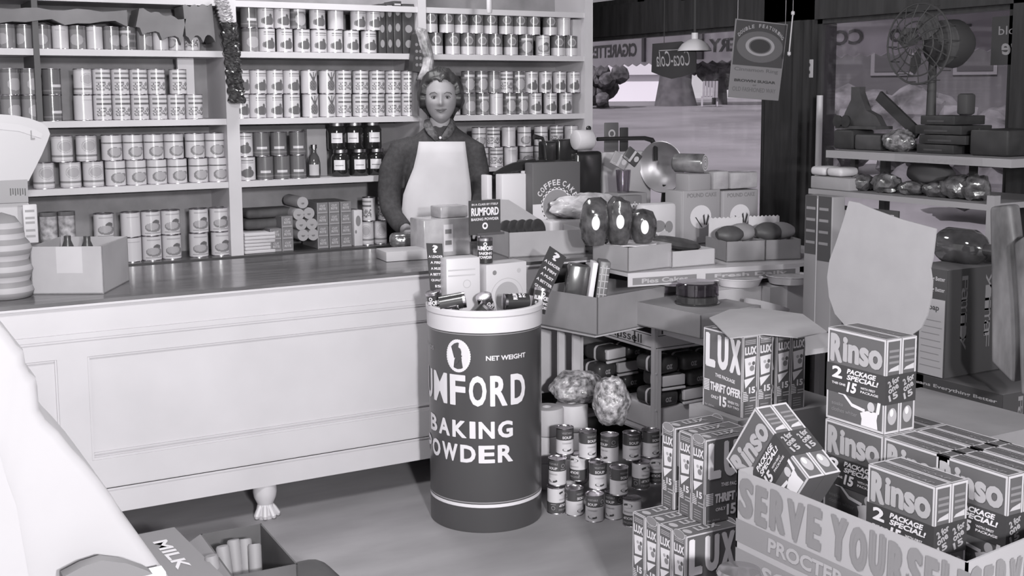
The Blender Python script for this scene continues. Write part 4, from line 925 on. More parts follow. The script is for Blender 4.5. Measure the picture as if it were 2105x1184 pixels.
# head
HC = L(906, 203, -.02); S = PXM/.0023
def g2(x, z, cx, cz, sx, sz): return math.exp(-((x-cx)/sx)**2-((z-cz)/sz)**2)
hm = MB(); n1, n2 = 72, 96; vs = []; fs = []
for i in range(n1+1):
    ph = pi*i/n1
    for j in range(n2):
        th = 2*pi*j/n2; d = Vector((sin(ph)*sin(th), -sin(ph)*cos(th), cos(ph)))
        z = d.z*.122; w = 1.
        if d.z < 0: w = 1-.30*(-d.z)**1.6
        x = d.x*.076*w*(1 if d.z > -.2 else 1); y = d.y*(.094 if d.y < 0 else .1)*(1-.12*max(0, -d.z))
        if d.y < -.05:
            f = min(1, -d.y*1.6); px_ = x; 
            dy = .021*g2(px_, z, 0, -.022, .0115, .013)+.013*g2(px_, z, 0, -.002, .008, .022)+.006*g2(px_, z, 0, -.026, .02, .008)
            dy -= .010*g2(px_, z, .031, .008, .017, .011)+.010*g2(px_, z, -.031, .008, .017, .011)
            dy += .005*g2(px_, z, 0, .03, .05, .012)+.006*g2(px_, z, .04, -.02, .02, .018)+.006*g2(px_, z, -.04, -.02, .02, .018)
            dy += .008*g2(px_, z, 0, -.053, .022, .010)-.004*g2(px_, z, 0, -.0535, .022, .0022)-.003*g2(px_, z, 0, -.07, .02, .006)+.010*g2(px_, z, 0, -.09, .022, .016)
            y -= dy*f
        vs.append((HC.x+x*S, HC.y+y*S, HC.z+z*S))
for i in range(n1):
    for j in range(n2): j2 = (j+1) % n2; fs.append((i*n2+j, (i+1)*n2+j, (i+1)*n2+j2, i*n2+j2))
hm.add(vs, fs)
body.add(hm.v, hm.f)
for sx in (-1, 1):
    e = MB(); e.lathe([(0, -.004), (.010, -.004), (.013, .0), (.012, .004), (.008, .002), (0, .001)], 18, 0, None, 1, 1.75)
    M_ = Matrix.Translation(HC+Vector((sx*.0785*S, .008, -.012))) @ Matrix.Rotation(sx*1.15, 4, 'Y') @ Matrix.Rotation(.15, 4, 'X')
    M_ = Matrix.Translation(HC+Vector((sx*.076*S, .005, -.010))) @ Matrix(((0, .35*-sx, sx, 0), (-.9*1, 0, .3, 0), (0, 1, 0, 0), (0, 0, 0, 1)))
    body.add([M_ @ Vector(p) for p in e.v], e.f)
def hand(root, fw, up, side, curl=.9, sc_=1.):
    """palm with four fingers and a thumb; fw = finger direction, up = back of the hand, side = towards the thumb"""
    fw = Vector(fw).normalized(); up = (Vector(up)-fw*Vector(up).dot(fw)).normalized(); rt_ = fw.cross(up)*(1 if side > 0 else -1)
    m = MB(); r0 = Vector(root)
    for k in range(4): u_ = (k-1.5)*.0175; m.tube([r0-fw*.02+rt_*u_*.7, r0+fw*.03+rt_*u_, r0+fw*.075+rt_*u_*1.1], [.015, .014, .0115], 10)
    for k, ln in enumerate((.062, .078, .083, .073)[::-1] if 0 else (.06, .075, .08, .07)):
        u_ = (k-1.5)*.0195; p = r0+fw*.075+rt_*u_; pts = [p]; a = .15; q = p
        for s_ in (.42, .32, .26): a += curl*.5*(1+.1*k); q = q+(fw*cos(a)-up*sin(a))*ln*s_*1.0+rt_*(k-1.5)*.0015; pts.append(q)
        m.tube(pts, [.0105, .0095, .0085, .006], 10)
    p = r0+fw*.02+rt_*.03; m.tube([r0+rt_*.012, p, p+fw*.028+rt_*.018-up*.008, p+fw*.05+rt_*.018-up*.02], [.014, .0135, .011, .007], 10)
    return remesh(m, .0032, smooth=3)
hl = hand(L(846, 480, -.2), (.25, -.9, -.25), (.0, -.25, 1), 1, .8); body.add(hl.v, hl.f)
hr = hand(L(993, 458, -.22), (-.1, -.95, -.25), (0, -.2, 1), -1, .5); body.add(hr.v, hr.f)
bo = body.build('body', SKIN, wm, ang=180)
b = MB(); torso(b, .004, 1)
b.v = b.v; 
for arm in (armL, armR): b.tube([p for p, r in arm[:-1]]+[arm[-2][0].lerp(arm[-1][0], .75)], [r for p, r in arm[:-1]]+[arm[-1][1]*1.12], 18)
sw = remesh(b, .008, smooth=8); 
from mathutils import noise as _n
sw.v = [tuple(Vector(p)*1.0+Vector((0, _n.noise(Vector(p)*14)*.006, 0))) for p in sw.v]
zn = L(905, 259).z
keep = [i for i, f in enumerate(sw.f) if not (sum(sw.v[q][2] for q in f)/len(f) > zn and abs(sum(sw.v[q][0] for q in f)/len(f)-L(905, 250).x) < .075)]
sw.f = [sw.f[i] for i in keep]; sw.m = [0]*len(sw.f)
sw.build('sweater', SWE, wm, ang=180)
b = MB(); x0 = L(897, 500).x; loft(b, [(Vector((x0, .01, .35)), .21, .17), (Vector((x0, .01, .6)), .18, .15), (Vector((x0, .01, L(897, 488).z)), .155, .122)], 28); b.build('skirt', mat('dark_skirt', .05, .9), wm)
# apron bib
ed = [(291, 861, 956), (315, 857, 959), (345, 850, 963), (375, 838, 967), (400, 829, 969), (430, 826, 968), (460, 832, 968), (490, 838, 968), (530, 840, 970), (600, 838, 975)]
vs = []; nn = 14
for y, l_, r_ in ed:
    for k in range(nn+1):
        px = l_+(r_-l_)*k/nn; u_ = 2*k/nn-1; q = L(px, y, 0); dep = .132*(1-.28*u_*u_)+.005*sin(y*.11+k*.9)*(1 if y > 380 else .3)
        if y < 300: dep -= .012
        q = L(px, y, -dep); vs.append(tuple(q))
nv = len(vs); vs += [(a_, b_+.004, c_) for a_, b_, c_ in vs]; fs = []
R_ = len(ed)
for i in range(R_-1):
    for k in range(nn): a = i*(nn+1)+k; fs.append((a, a+nn+1, a+nn+2, a+1)); fs.append((a+nv, a+1+nv, a+nn+2+nv, a+nn+1+nv))
for i in range(R_-1):
    for a, c in ((i*(nn+1), (i+1)*(nn+1)), ((i+1)*(nn+1)+nn, i*(nn+1)+nn)): fs.append((a, a+nv, c+nv, c))
for k in range(nn): fs.append((k, k+1, k+1+nv, k+nv))
m = MB(); m.add(vs, fs); ap = m.build('apron', APR, wm, ang=180)
m = MB()
for px, py in ((869, 322), (876, 327), (866, 345), (935, 333), (905, 380), (882, 406), (903, 404), (858, 432)):
    q = L(px, py, -.14); m.ell(Fr(q, (1, 0, 0), (0, 0, 1)), 0, 0, .006, .005, 0, 0, 10)
m2 = m
# collar and buttons
m = MB()
for sx in (-1, 1):
    cx = L(905, 262)
    m.tube([cx+Vector((sx*.012, -.082, -.055)), cx+Vector((sx*.04, -.078, -.02)), cx+Vector((sx*.06, -.045, .012)), cx+Vector((sx*.058, .02, .03)), cx+Vector((0, .07, .035))], [.018, .024, .022, .02, .02], 12, 0, None, .5)
m.build('blouse_collar', mat('dark_print_blouse', .05, .8, ns=70, g2=.14), wm, ang=180)
for px, py in ((905, 283), (904, 262+34)): 
    m = MB(); m.lathe([(0, 0), (.006, 0), (.006, .003), (0, .004)], 14, 0, Matrix.Translation(L(px, py, -.115)) @ Matrix.Rotation(pi/2, 4, 'X')); m.build('button', WP, wm)
m = MB(); q = L(874, 262, -.11)
for dx, dy_ in ((0, 0), (8, 10), (14, 28), (-2, -18), (18, 8), (8, 40)): m.ell(Fr(L(872+dx*.6, 262+dy_*.7, -.112-.003*(dy_ > 10)), (1, 0, 0), (0, 0, 1)), 0, 0, .005, .005, 0, 0, 8)
# hair
hv = []; hf = []; N1, N2 = 60, 90
for i in range(N1+1):
    ph = pi*i/N1
    for j in range(N2):
        th = 2*pi*j/N2; d = Vector((sin(ph)*sin(th), -sin(ph)*cos(th), cos(ph)))
        rx, ry, rz = .109, (.105 if d.y < 0 else .125), (.148 if d.z > 0 else .135)
        tp_ = 1-.5*max(0, -d.z-.05)**1.2; x, y, z = d.x*rx*tp_, d.y*ry+.012, d.z*rz
        n_ = _n.noise(Vector((d.x*3, d.y*3, d.z*3+5)))*.010+_n.noise(Vector((d.x*14, d.y*14, d.z*5)))*.003
        k = 1+n_/.11
        # roll of waves at the top
        k += .015*sin(d.x*9+.5)*max(0, d.z)
        top = .090-.014*math.exp(-(x/.014)**2)-.35*max(0, abs(x)-.03)
        face = (z < top) and y < (.012 if z < .02 else 0) and abs(x) < (.090 if z < .02 else .080)
        under = z < -.085 and y < .03
        if z < -.115: k *= .8
        f_ = 0.
        if face or under: k *= .68
        hv.append((HC.x+x*k*S, HC.y+(y*k if not face else y*k+.02)*S, HC.z+z*k*S))
for i in range(N1):
    for j in range(N2): j2 = (j+1) % N2; hf.append((i*N2+j, (i+1)*N2+j, (i+1)*N2+j2, i*N2+j2))
m = MB(); m.add(hv, hf); ho = m.build('hair', HAIR, wm, ang=180)
# features
def feat(nm, mt, fn, par=None): m = MB(); fn(m); return m.build(nm, mt, par or wm, ang=180)
def hp(x, z, y): return Vector((HC.x+x*S, HC.y+y*S, HC.z+z*S))
for sx in (-1, 1):
    ey_ = feat('eye', mat('eye_white', .3, .3), lambda m: m.lathe([(0, -.011), (.007, -.0085), (.0105, -.003), (.0105, .003), (.007, .0085), (0, .011)], 16, 0, Matrix.Translation(hp(sx*.031, .006, -.0745)) @ Matrix.Diagonal((1.25, .8, .62, 1))))
    feat('iris', INKM, lambda m: m.lathe([(0, 0), (.0055, 0), (.0055, .002), (0, .003)], 14, 0, Matrix.Translation(hp(sx*.031, .006, -.0828)) @ Matrix.Rotation(pi/2, 4, 'X')), ey_)
    feat('eyelid', mat('lash', .08, .7), lambda m: m.tube([hp(sx*.031-.014, .0065, -.079), hp(sx*.031-.006, .0125, -.0845), hp(sx*.031+.006, .0125, -.0845), hp(sx*.031+.014, .0065, -.079)], [.0012, .002, .002, .0012], 6), ey_)
    feat('eyebrow', mat('brow', .11, .8), lambda m: m.tube([hp(sx*.014, .023, -.0905), hp(sx*.028, .030, -.0875), hp(sx*.044, .027, -.0775), hp(sx*.052, .020, -.070)], [.003, .0032, .0026, .0012], 6))
feat('lips', mat('lips', .16, .6), lambda m: (m.tube([hp(-.027, -.0480, -.080), hp(-.008, -.0485, -.0965), hp(0, -.0500, -.098), hp(.008, -.0485, -.0965), hp(.027, -.0480, -.080)], [.001, .0035, .0032, .0035, .001], 8), m.tube([hp(-.021, -.0535, -.084), hp(0, -.0585, -.0965), hp(.021, -.0535, -.084)], [.001, .0045, .001], 8)))
# loaf under the hand
g = P(843, 508, Z=.88)
m = MB(); m.rbox(-.09, .09, -.05, .05, 0, .065, .025, seg=4); tag(m.build('wrapped_loaf', mat('dark_cellophane', .05, .15, g2=.16, ns=25, bump=.5, spec=.8), loc=(g.x, g.y-.0, .8805), rz=-.3), 'dark cellophane wrapped loaf under the person\'s hand on the counter', 'bread')
# ---------------------------------------------------------------- goods on the counter behind the drum
def cbox(name, label, cat, x0, y0, x1, y1, Y, dep, mats, z=None, rz=0., fn=None, group=None, r=.004):
    """closed box whose near face covers the given picture rectangle at distance Y"""
    a = P(x0, (y0+y1)/2, Y=Y); b_ = P(x1, (y0+y1)/2, Y=Y); top = P((x0+x1)/2, y0, Y=Y).z; bot = P((x0+x1)/2, y1, Y=Y).z if z is None else z
    w_ = b_.x-a.x; t = MB(); t.rbox(0, w_/cos(rz), 0, dep, 0, top-bot, r, 0, seg=2)
    if fn: fn(t, Fr((0, 0, 0), (1, 0, 0), (0, 0, 1)), w_/cos(rz), top-bot)
    return tag(t.build(name, mats, loc=(a.x, Y, bot), rz=rz), label, cat, group)
cbox('flat_box', 'pale flat carton on the counter in front of the wrapped loaf', 'box', 794, 515, 878, 545, 4.42, .14, [CARDL], .8805, -.1)
CLB = mat('cellophane_box', .26, .15, g2=.5, ns=7, spec=.8)
def lab1(m, F, w, h): m.quad(F, w*.42, h*.12, w*.62, h*.85, 1, 2); m.quad(F, w*.45, h*.6, w*.59, h*.72, 2, 3); m.quad(F, w*.45, h*.3, w*.59, h*.42, 2, 3)
cbox('wrapped_package', 'cellophane wrapped package with white label, lower one in front of the apron', 'package', 872, 450, 966, 502, 4.45, .14, [CLB, WP, MP], .8805, 0, lab1)
zq = P(920, 450, Y=4.45).z
cbox('wrapped_package', 'smaller pale package on top of the cellophane package before the apron', 'package', 906, 424, 962, 450, 4.48, .1, [CLB], zq+.0005)
pc, pw, pd = open_carton('pastry_carton', 'open cardboard carton of dark round pastries behind the small lettered sign', 'carton', (1018, 512), (1046, 530), (1190, 518), .88, .105, CARD)
m = MB(); m.slab(Fr((0, pd-.006, .1), (1, 0, 0), (0, .35, .94)), [(0, 0), (pw*.85, 0), (pw*.36, .12), (0, .13)], .004); m.build('raised_flap', CARD, pc)
PASTRY = mat('dark_pastry', .045, .4, noise=.4, ns=12)
for i in range(5):
    m = MB(); m.lathe([(0, 0), (.03, 0), (.042, .006), (.042, .016), (.03, .022), (0, .024)], 28)
    o = m.build('pastry', PASTRY); q = inside(pc, .035+i*.036, pd*.45, .10); o.location = q; o.rotation_euler = (radians(75), 0, pc.rotation_euler.z+.5); tag(o, 'dark round pastry, %s from the left, leaning in the open carton' % ORD[i], 'pastry', 'dark pastries in the open carton')
# coffee cake box
def ccake(m, F, w, h):
    m.quad(F, 0, 0, w, h*.5, 1, 1); m.ell(F, w*.5, h*.47, w*.32, w*.32, 1, 2, 36); m.ell(F, w*.5, h*.47, w*.29, w*.29, 2, 3, 36)
    for i in range(22): a = 2*pi*i/22; m.ell(F, w*.5+w*.32*cos(a), h*.47+w*.32*sin(a), w*.022, w*.022, 1, 2, 8)
    for s_, a0 in (('COFFEE', 148), ('CAKE', 68)):
        for i, ch in enumerate(s_): a = radians(a0-i*(12.5 if s_ == 'COFFEE' else 14)); rr = w*.42; m.text(F, ch, w*.5+rr*cos(a)-w*.035, h*.47+rr*sin(a)-h*.035, w*.5+rr*cos(a)+w*.035, h*.47+rr*sin(a)+h*.035, 1, 3, bold=.03, rot=a-pi/2)
    m.ell(F, w*.16, h*.16, w*.07, w*.09, 2, 2)
cbox('cake_box', 'upright box lettered COFFEE CAKE with a round picture, behind the open pastry carton', 'box', 1095, 334, 1193, 470, 4.56, .07, [mat('box_grey', .1, .45), PALE, MID], .8805, 0, ccake)
# crumpled bag
g = P(1205, 445, Y=4.32); CB = mat('crumpled_clear_bag', .3, .2, g2=.62, ns=16, bump=.8, spec=.7, stretch=(1, 1, 2.5))
m = MB(); m.rbox(0, .19, 0, .09, 0, .12, .012); tag(m.build('white_box', WR, loc=(P(1132, 460, Y=4.44).x, 4.44, .8805)), 'white box under the crumpled clear bag behind the dark wrapped cakes', 'box')
crinkle('clear_bag', (P(1200, 440, Y=4.48).x, 4.48, 1.0015), (.17, .055, .06), CB, 'crumpled clear bag heaped in front of the coffee cake box', 'bag', 4, .16)
# white sacks
for i, (x0, x1, y0, y1, lb) in enumerate(((1032, 1082, 358, 412, 'white paper sack left of the coffee cake box'), (1084, 1100, 352, 414, 'narrow white sack half behind the coffee cake box'), (1002, 1012, 360, 412, 'thin white card edge beside the person\'s sleeve'))):
    cbox('paper_sack', lb, 'sack', x0, y0, x1, y1, 4.62, .06, [WP], .8805, 0, group='white paper sacks')
# black counter machine with pan
BLK = mat('black_enamel', .022, .2, spec=.6); Ym = 4.74
q0 = P(1108, 440, Y=Ym); q1 = P(1240, 440, Y=Ym)
mc = thing('counter_machine', 'black iron counter machine with bent arm holding a big metal pan', 'machine', (q0.x, Ym, .8805))
def ml(px, py, dy=0.): p = P(px, py, Y=Ym+dy); return Vector((p.x-q0.x, dy, p.z-.8805))
m = MB(); a = ml(1185, 312); b_ = ml(1240, 440); m.rbox(a.x, b_.x, .0, .16, 0, a.z, .02, seg=3); m.build('housing', BLK, mc)
m = MB(); a = ml(1085, 345); b_ = ml(1188, 318); m.rbox(ml(1090, 345).x, ml(1190, 318).x, .01, .14, .0, ml(1100, 330).z, .015); m.rbox(ml(1128, 300).x, ml(1152, 300).x, .03, .1, ml(1100, 335).z, ml(1130, 291).z, .01); m.rbox(ml(1155, 300).x, ml(1196, 300).x, .03, .1, ml(1100, 335).z, ml(1160, 287).z, .01); m.build('motor_block', BLK, mc)
MB().tube([ml(1100, 330, -.02), ml(1060, 345, -.03), ml(1040, 352, -.03), ml(1015, 357, -.03)], [.012, .03, .028, .006], 16, 0, None, .6).build('handle', BLK, mc)
MB().tube([ml(1122, 325, -.0), ml(1120, 300), ml(1115, 284), ml(1098, 281)], [.008, .008, .008, .013], 12).build('crank', BLK, mc)
m = MB(); p = ml(1182, 288, -.02); m.lathe([(0, 0), (.043, 0), (.047, .004), (.047, .085), (.043, .09), (0, .092)], 28, 0, Matrix.Translation(p) @ Matrix.Rotation(pi/2, 4, 'Y')); m.build('white_roll', WR, mc, ang=50)
m = MB(); p = ml(1210, 264); m.lathe([(0, -.013), (.012, -.006), (.013, .003), (.007, .012), (0, .013)], 14, 0, Matrix.Translation(p)); m.tube([p, ml(1210, 285)], .005); m.build('knob', BLK, mc)
MB().tube([ml(1228, 286), ml(1260, 285), ml(1325, 284), ml(1340, 288), ml(1347, 300), ml(1348, 330)], [.01, .01, .011, .013, .013, .011], 12, 0).build('arm', BLK, mc)
pc_ = ml(1362, 343, -.05)
m = MB(); R_ = .128; prof = [(0, .07), (.04, .066), (.075, .052), (.105, .025), (.122, .0), (.128, -.01), (.125, -.012), (.115, -.002), (.1, .018), (.07, .045), (.04, .058), (0, .062)]
dirn = Vector((-.93, -.36, -.05)).normalized()
m.lathe(prof, 48, [0]*5+[1]*6, Matrix.Translation(pc_) @ dirn.to_track_quat('-Z', 'Y').to_matrix().to_4x4()); m.build('metal_pan', [mat('pan_dark', .12, .3, metal=.6), mat('pan_metal', .42, .42, metal=.75)], mc, ang=60)
m = MB(); m.tube([pc_+Vector((.03, .02, -.09)), pc_+Vector((.02, .02, -.2)), Vector((pc_.x+.02, .02, 0))], [.012, .014, .03], 12); m.build('pan_stem', BLK, mc)
# boxes behind near the window
cbox('pale_box', 'large pale box on the counter behind the drinking glass', 'box', 1240, 312, 1338, 440, 4.8, .04, [CARDL], .8805)
cbox('dark_box', 'small dark lettered box standing against the window, left of the matchbook', 'box', 1243, 252, 1272, 312, 4.83, .008, [mat('dbox', .1, .5), LITE], P(1250, 313, Y=4.8).z, 0, lambda m, F, w, h: m.ell(F, w*.5, h*.62, w*.25, w*.25, 1, 2, 16, .6))
cbox('dark_box', 'plain dark box right of the small lettered box on the large pale box', 'box', 1275, 262, 1292, 312, 4.83, .008, [INKM], P(1250, 313, Y=4.8).z)
Yg = 4.5; a = P(1285, 395, Y=Yg); zg = .8805
hz = P(1286, 396, Y=Yg).z
tag(MB().rbox(0, .16, 0, .12, 0, hz-.881, .005).build('small_carton', CARDD, loc=(P(1262, 396, Y=Yg).x, Yg-.04, .8805)), 'dark carton under the drinking glass behind the crumpled bag', 'carton')
m = MB(); m.lathe([(0, 0), (.028, 0), (.036, .105), (.034, .105), (.026, .006), (0, .006)], 28); tag(m.build('drinking_glass', glassy('tumbler', .72, .1), loc=(a.x+.003, Yg+.02, hz)), 'clear drinking glass holding the tilted small packets', 'glass')
for i, (x, y, lb) in enumerate(((1297, 322, 'dark printed packet tilted in the drinking glass'), (1276, 330, 'paler packet behind the dark one in the drinking glass'))):
    q = P(x, y, Y=Yg+.02); m = MB(); m.rbox(-.04, .04, -.006, .006, -.032, .032, .003); F = Fr((0, -.006, 0), (1, 0, 0), (0, 0, 1)); m.quad(F, -.008, -.028, .004, .03, 1, 2); m.ell(F, .022, .002, .012, .014, 1, 2); m.text(F, 'MATCHES', -.036, -.03, .0, -.02, 1, 3)
    o = m.build('packet', [INK if i == 0 else MID, LITE]); o.location = (q.x, Yg+.01+i*.02, q.z); o.rotation_euler = (0, radians(38-i*10), -.2); tag(o, lb, 'packet')
# swiss roll and wrapped cakes on pound cake boxes
Yk = 4.22
def pound(m, F, w, h):
    m.text(F, 'POUND CAKE', w*.15, h*.87, w*.9, h*.95, 2, bold=.03); m.ell(F, w*.5, h*.5, w*.27, h*.22, 1, 1, 24); m.poly(F, [(w*.35, h*.5), (w*.38, h*.5), (w*.55, h*.3), (w*.52, h*.3)], 3, 3); m.poly(F, [(w*.55, h*.52), (w*.59, h*.55), (w*.62, h*.36), (w*.58, h*.34)], 3, 3); m.poly(F, [(w*.68, h*.55), (w*.72, h*.5), (w*.66, h*.34), (w*.62, h*.34)], 3, 3); m.quad(F, w*.04, 0, w*.06, h, 4, 1)
PB = [mat('kraft_box', .3, .5), WP, MP, INK, LITE]
cbox('cake_box', 'grey box lettered POUND CAKE, left one of the pair before the dark pillar', 'box', 1400, 391, 1480, 500, Yk, .12, PB, .8805, 0, pound, 'boxes lettered pound cake')
cbox('cake_box', 'grey box lettered POUND CAKE, right one touching the dark pillar', 'box', 1483, 391, 1558, 500, Yk, .12, PB, .8805, 0, pound, 'boxes lettered pound cake')
zpk = P(1480, 391, Y=Yk).z+.001
for i, (x0, x1, y0, mt, lb) in enumerate(((1416, 1462, 357, mat('wrap_grey', .28, .35), 'grey wrapped cake on the left pound cake box'), (1467, 1499, 352, CLB, 'stacked sliced cake in cellophane between its neighbours on the boxes'), (1502, 1558, 354, CLB, 'wide cellophane wrapped cake at the pillar end of the pound cake boxes'))):
    cbox('wrapped_cake', lb, 'cake', x0, y0, x1, 391, Yk+.01, .1, [mt], zpk, 0, None, 'wrapped cakes on the pound cake boxes', .008)
zr = P(1440, 357, Y=Yk).z; q = P(1400, 333, Y=Yk+.05); q2 = P(1452, 335, Y=Yk-.0)
t = thing('swiss_roll', 'wrapped swiss roll lying on the grey wrapped cake, its spiral end facing out', 'cake', (q2.x, q2.y+.01, zr+.045), 0)
ax = Vector((-.5, .866, 0)); m = MB(); m.lathe([(0, 0), (.038, 0), (.043, .008), (.043, .14), (.035, .15), (0, .152)], 32, 0, ax.to_track_quat('Z', 'Y').to_matrix().to_4x4()); m.build('roll', mat('dark_roll', .06, .25, g2=.2, ns=12, spec=.7), t)
m = MB(); fr = Fr(-ax*.001, Vector((.866, .5, 0)), (0, 0, 1)); fr.N = -ax; m.ell(fr, 0, 0, .04, .04, 0, 1, 30)
vs = []; fs = []
for i in range(60): a = i*.3; r = .004+.0018*a*1.05; w_ = .0035; vs += [fr.pt(r*cos(a), r*sin(a), .0012), fr.pt((r+w_)*cos(a), (r+w_)*sin(a), .0012)]
for i in range(59): fs.append((2*i, 2*i+1, 2*i+3, 2*i+2))
m.add(vs, fs, 1); m.build('spiral_end', [PALE, MP], t, flat=True)
# printed bag and small boxes
def bagp(m, F, w, h):
    for cx, cy, a, b_, k in ((.45, .62, .2, .1, 1), (.3, .42, .14, .1, 1), (.62, .34, .22, .2, 2), (.75, .6, .12, .1, 1), (.5, .18, .2, .06, 1)): m.ell(F, w*cx, h*cy, w*a, h*b_, k, 2+k, 16)
cbox('printed_bag', 'white paper bag printed with dark fruit, behind the dark wrapped cakes', 'bag', 1322, 418, 1392, 492, 4.0, .06, [WR, MP, LITE], .8455, 0, bagp, None, .018)
cbox('small_box', 'small grey box with white lettering behind the dark wrapped cakes', 'box', 1284, 402, 1320, 440, 4.18, .05, [mat('gbox', .15, .4), WP], .8805, 0, lambda m, F, w, h: m.text(F, 'Recipe', w*.1, h*.72, w*.9, h*.9, 1, bold=.02))
# ---------------------------------------------------------------- what the drum holds
def dp(px, py, Y): p = P(px, py, Y=Y); return p
zi = DZ-.09
Yd = 3.80
def wbox(m, F, w, h):
    m.ell(F, w*.5, h*.42, w*.3, w*.3, 3, 1, 32); m.ell(F, w*.2, h*.85, w*.05, w*.05, 1, 1); m.ell(F, w*.8, h*.85, w*.05, w*.05, 2, 1); m.ell(F, w*.5, h*.42, w*.4, w*.38, 2, 1, 40, .97)
WB = [mat('white_carton', .5, .4), MP, LITE, GP]
cbox('white_carton', 'white carton with a grey disc print standing in the drum', 'box', 1000, 541, 1086, 640, 3.82, .09, WB, zi, .06, wbox)
o = cbox('white_carton', 'plain white carton with slanting print standing left in the drum', 'box', 918, 530, 984, 640, 3.80, .08, WB, zi, -.1, lambda m, F, w, h: (m.quad(F, w*.05, h*.74, w*.85, h*.76, 2, 1), m.quad(F, w*.05, h*.82, w*.85, h*.84, 2, 1), m.ell(F, w*.6, h*.62, w*.12, w*.12, 2, 1, 24, .8)))
# small dark baking tins
CM = [mat('tin_black', .035, .25, spec=.6), WP, TIN]
def btin(lines=True):
    r, h = .0285, .092; m = MB(); C = Cyl((0, 0, 0), r, 0)
    m.lathe([(0, 0), (r, 0), (r, h*.9), (r*.99, h*.9)], 36, 0); m.lathe([(r*.99, h*.9), (r*1.03, h*.9), (r*1.03, h), (r*.95, h+.001), (0, h+.001)], 36, 2)
    m.ell(C, 0, h*.78, .007, .007, 1, 2, 16, .5)
    m.text(C, 'RUMFORD', -.034, h*.52, .034, h*.7, 1, 2, bold=.05); m.text(C, 'BAKING', -.026, h*.34, .028, h*.46, 1, 2, bold=.05); m.text(C, 'POWDER', -.026, h*.18, .028, h*.3, 1, 2, bold=.05)
    return m.build('baking_tin', CM, ang=50)
bt = btin(); 
def tin(loc, rot, lb, first=False):
    o = bt if first else bt.copy()
    if not first: sc.collection.objects.link(o)
    o.location = loc; o.rotation_euler = rot; tag(o, lb, 'tin', 'small dark lettered tins with the drum display')
fa = -.47
zbx = P(1020, 541, Y=3.82).z
q = P(1000, 540, Y=3.85); tin((q.x, 3.86, zbx+.0005), (0, 0, fa), 'small dark lettered tin standing on the white carton under the little sign', True)
q = P(897, 636, Y=3.76); tin((q.x+.03, 3.80, zi+.05), (.2, -.15, fa-.5), 'small dark tin at the left rim of the drum, below the left card')
q = P(918, 615, Y=3.66); tin((P(912, 615, Y=3.74).x-.015, 3.74, DZ+.012), (radians(80), 0, radians(62)), 'small dark tin lying at the left of the drum, lid to the right')
q = P(1030, 618, Y=3.62); tin((P(1088, 617, Y=3.655).x, 3.665, DZ+.005), (radians(-88), 0, radians(78)), 'small dark tin lying at the front of the drum, pale lid facing left')
q = P(1108, 630, Y=3.74); tin((q.x-.018, 3.72, DZ-.055), (-.15, .25, fa+.2), 'small dark tin leaning at the right rim below the right card')
q = P(975, 625, Y=3.66); tin((q.x+.01, 3.70, zi+.02), (.5, .5, fa+.8), 'small dark tin half buried in the middle of the drum')
q = P(1003, 612, Y=3.72); tin((q.x+.01, 3.73, DZ-.05), (.3, -.4, fa+.4), 'small dark tin behind the lying one in the middle of the drum')
q = P(940, 640, Y=3.62); tin((q.x+.05, 3.735, zi+.02), (.4, .2, fa-.9), 'small dark tin low at the front left of the drum')
for i, (px, py) in enumerate(((975, 640), (1000, 648))): pass
# cards
def qcard(label, corners, Y, lines, th=.004):
    """dark card with a question mark and short lines of white print; corners: bottom left, bottom right, top left"""
    bl, br, tl_ = [P(x, y, Y=Y+k) for (x, y), k in zip(corners, (-.0, -.0, .0))]
    U = br-bl; V = tl_-bl; F = Fr(bl, U, V); w_, h_ = U.length, V.length
    m = MB(); m.slab(F, [(0, 0), (w_, 0), (w_, h_), (0, h_)], th, 0)
    m.text(F, '?', w_*.32, h_*.82, w_*.68, h_*.97, 1, 2, bold=.05)
    for i, s_ in enumerate(lines): y = h_*(.72-i*.115); hw = w_*(.1+.045*len(s_)); m.text(F, s_, w_*.5-hw, y, w_*.5+hw, y+h_*.05, 1, 2, bold=.03)
    t = thing('show_card', label, 'card', bl, 0)
    o = m.build('card', [mat('card_black', .05, .4), WP], t, flat=True); o.location = -bl
    return t
t = qcard('upright dark question mark card at the left of the drum', ((886, 606), (918, 606), (877, 500)), 3.86, ['A LEADER', 'A FIRM', 'A MUST', 'A BETTER', 'QUALITY', 'IS'])
t = qcard('slanting dark question mark card at the right of the drum', ((1082, 612), (1116, 634), (1131, 506)), 3.82, ['A LEADER', 'A FIRM', 'A MUST', 'A BETTER', 'QUALITY', 'IS'])
a = P(965, 484, Y=3.9); b_ = P(1029, 484, Y=3.9); c_ = P(965, 413, Y=3.9)
t = thing('small_sign', 'small dark lettered sign on a rod above the tin and white cartons in the drum', 'sign', (a.x, 3.9, zi))
w_ = b_.x-a.x; h_ = c_.z-a.z; F = Fr((0, 0, a.z-zi), (1, 0, 0), (0, 0, 1)); m = MB(); m.slab(F, [(0, 0), (w_, 0), (w_, h_), (0, h_)], .005, 0)
m.text(F, 'IN A CLASS BY ITSELF', w_*.08, h_*.85, w_*.92, h_*.91, 1, bold=.02); m.text(F, 'RUMFORD', w_*.06, h_*.55, w_*.94, h_*.79, 1, bold=.04); m.text(F, 'BAKING POWDER', w_*.06, h_*.41, w_*.94, h_*.49, 1, bold=.02); m.ell(F, w_*.5, h_*.25, w_*.09, h_*.1, 1, 1, 20, .5)
m.build('board', [mat('card_black', .05, .4), WP], t, flat=True)
m = MB(); m.tube([(w_*.35, .012, 0), (w_*.35, .012, a.z-zi+.04)], .004); m.box(w_*.25, w_*1.12, -.002, .012, a.z-zi-.004, a.z-zi+.006); m.build('rod', DTIN, t)
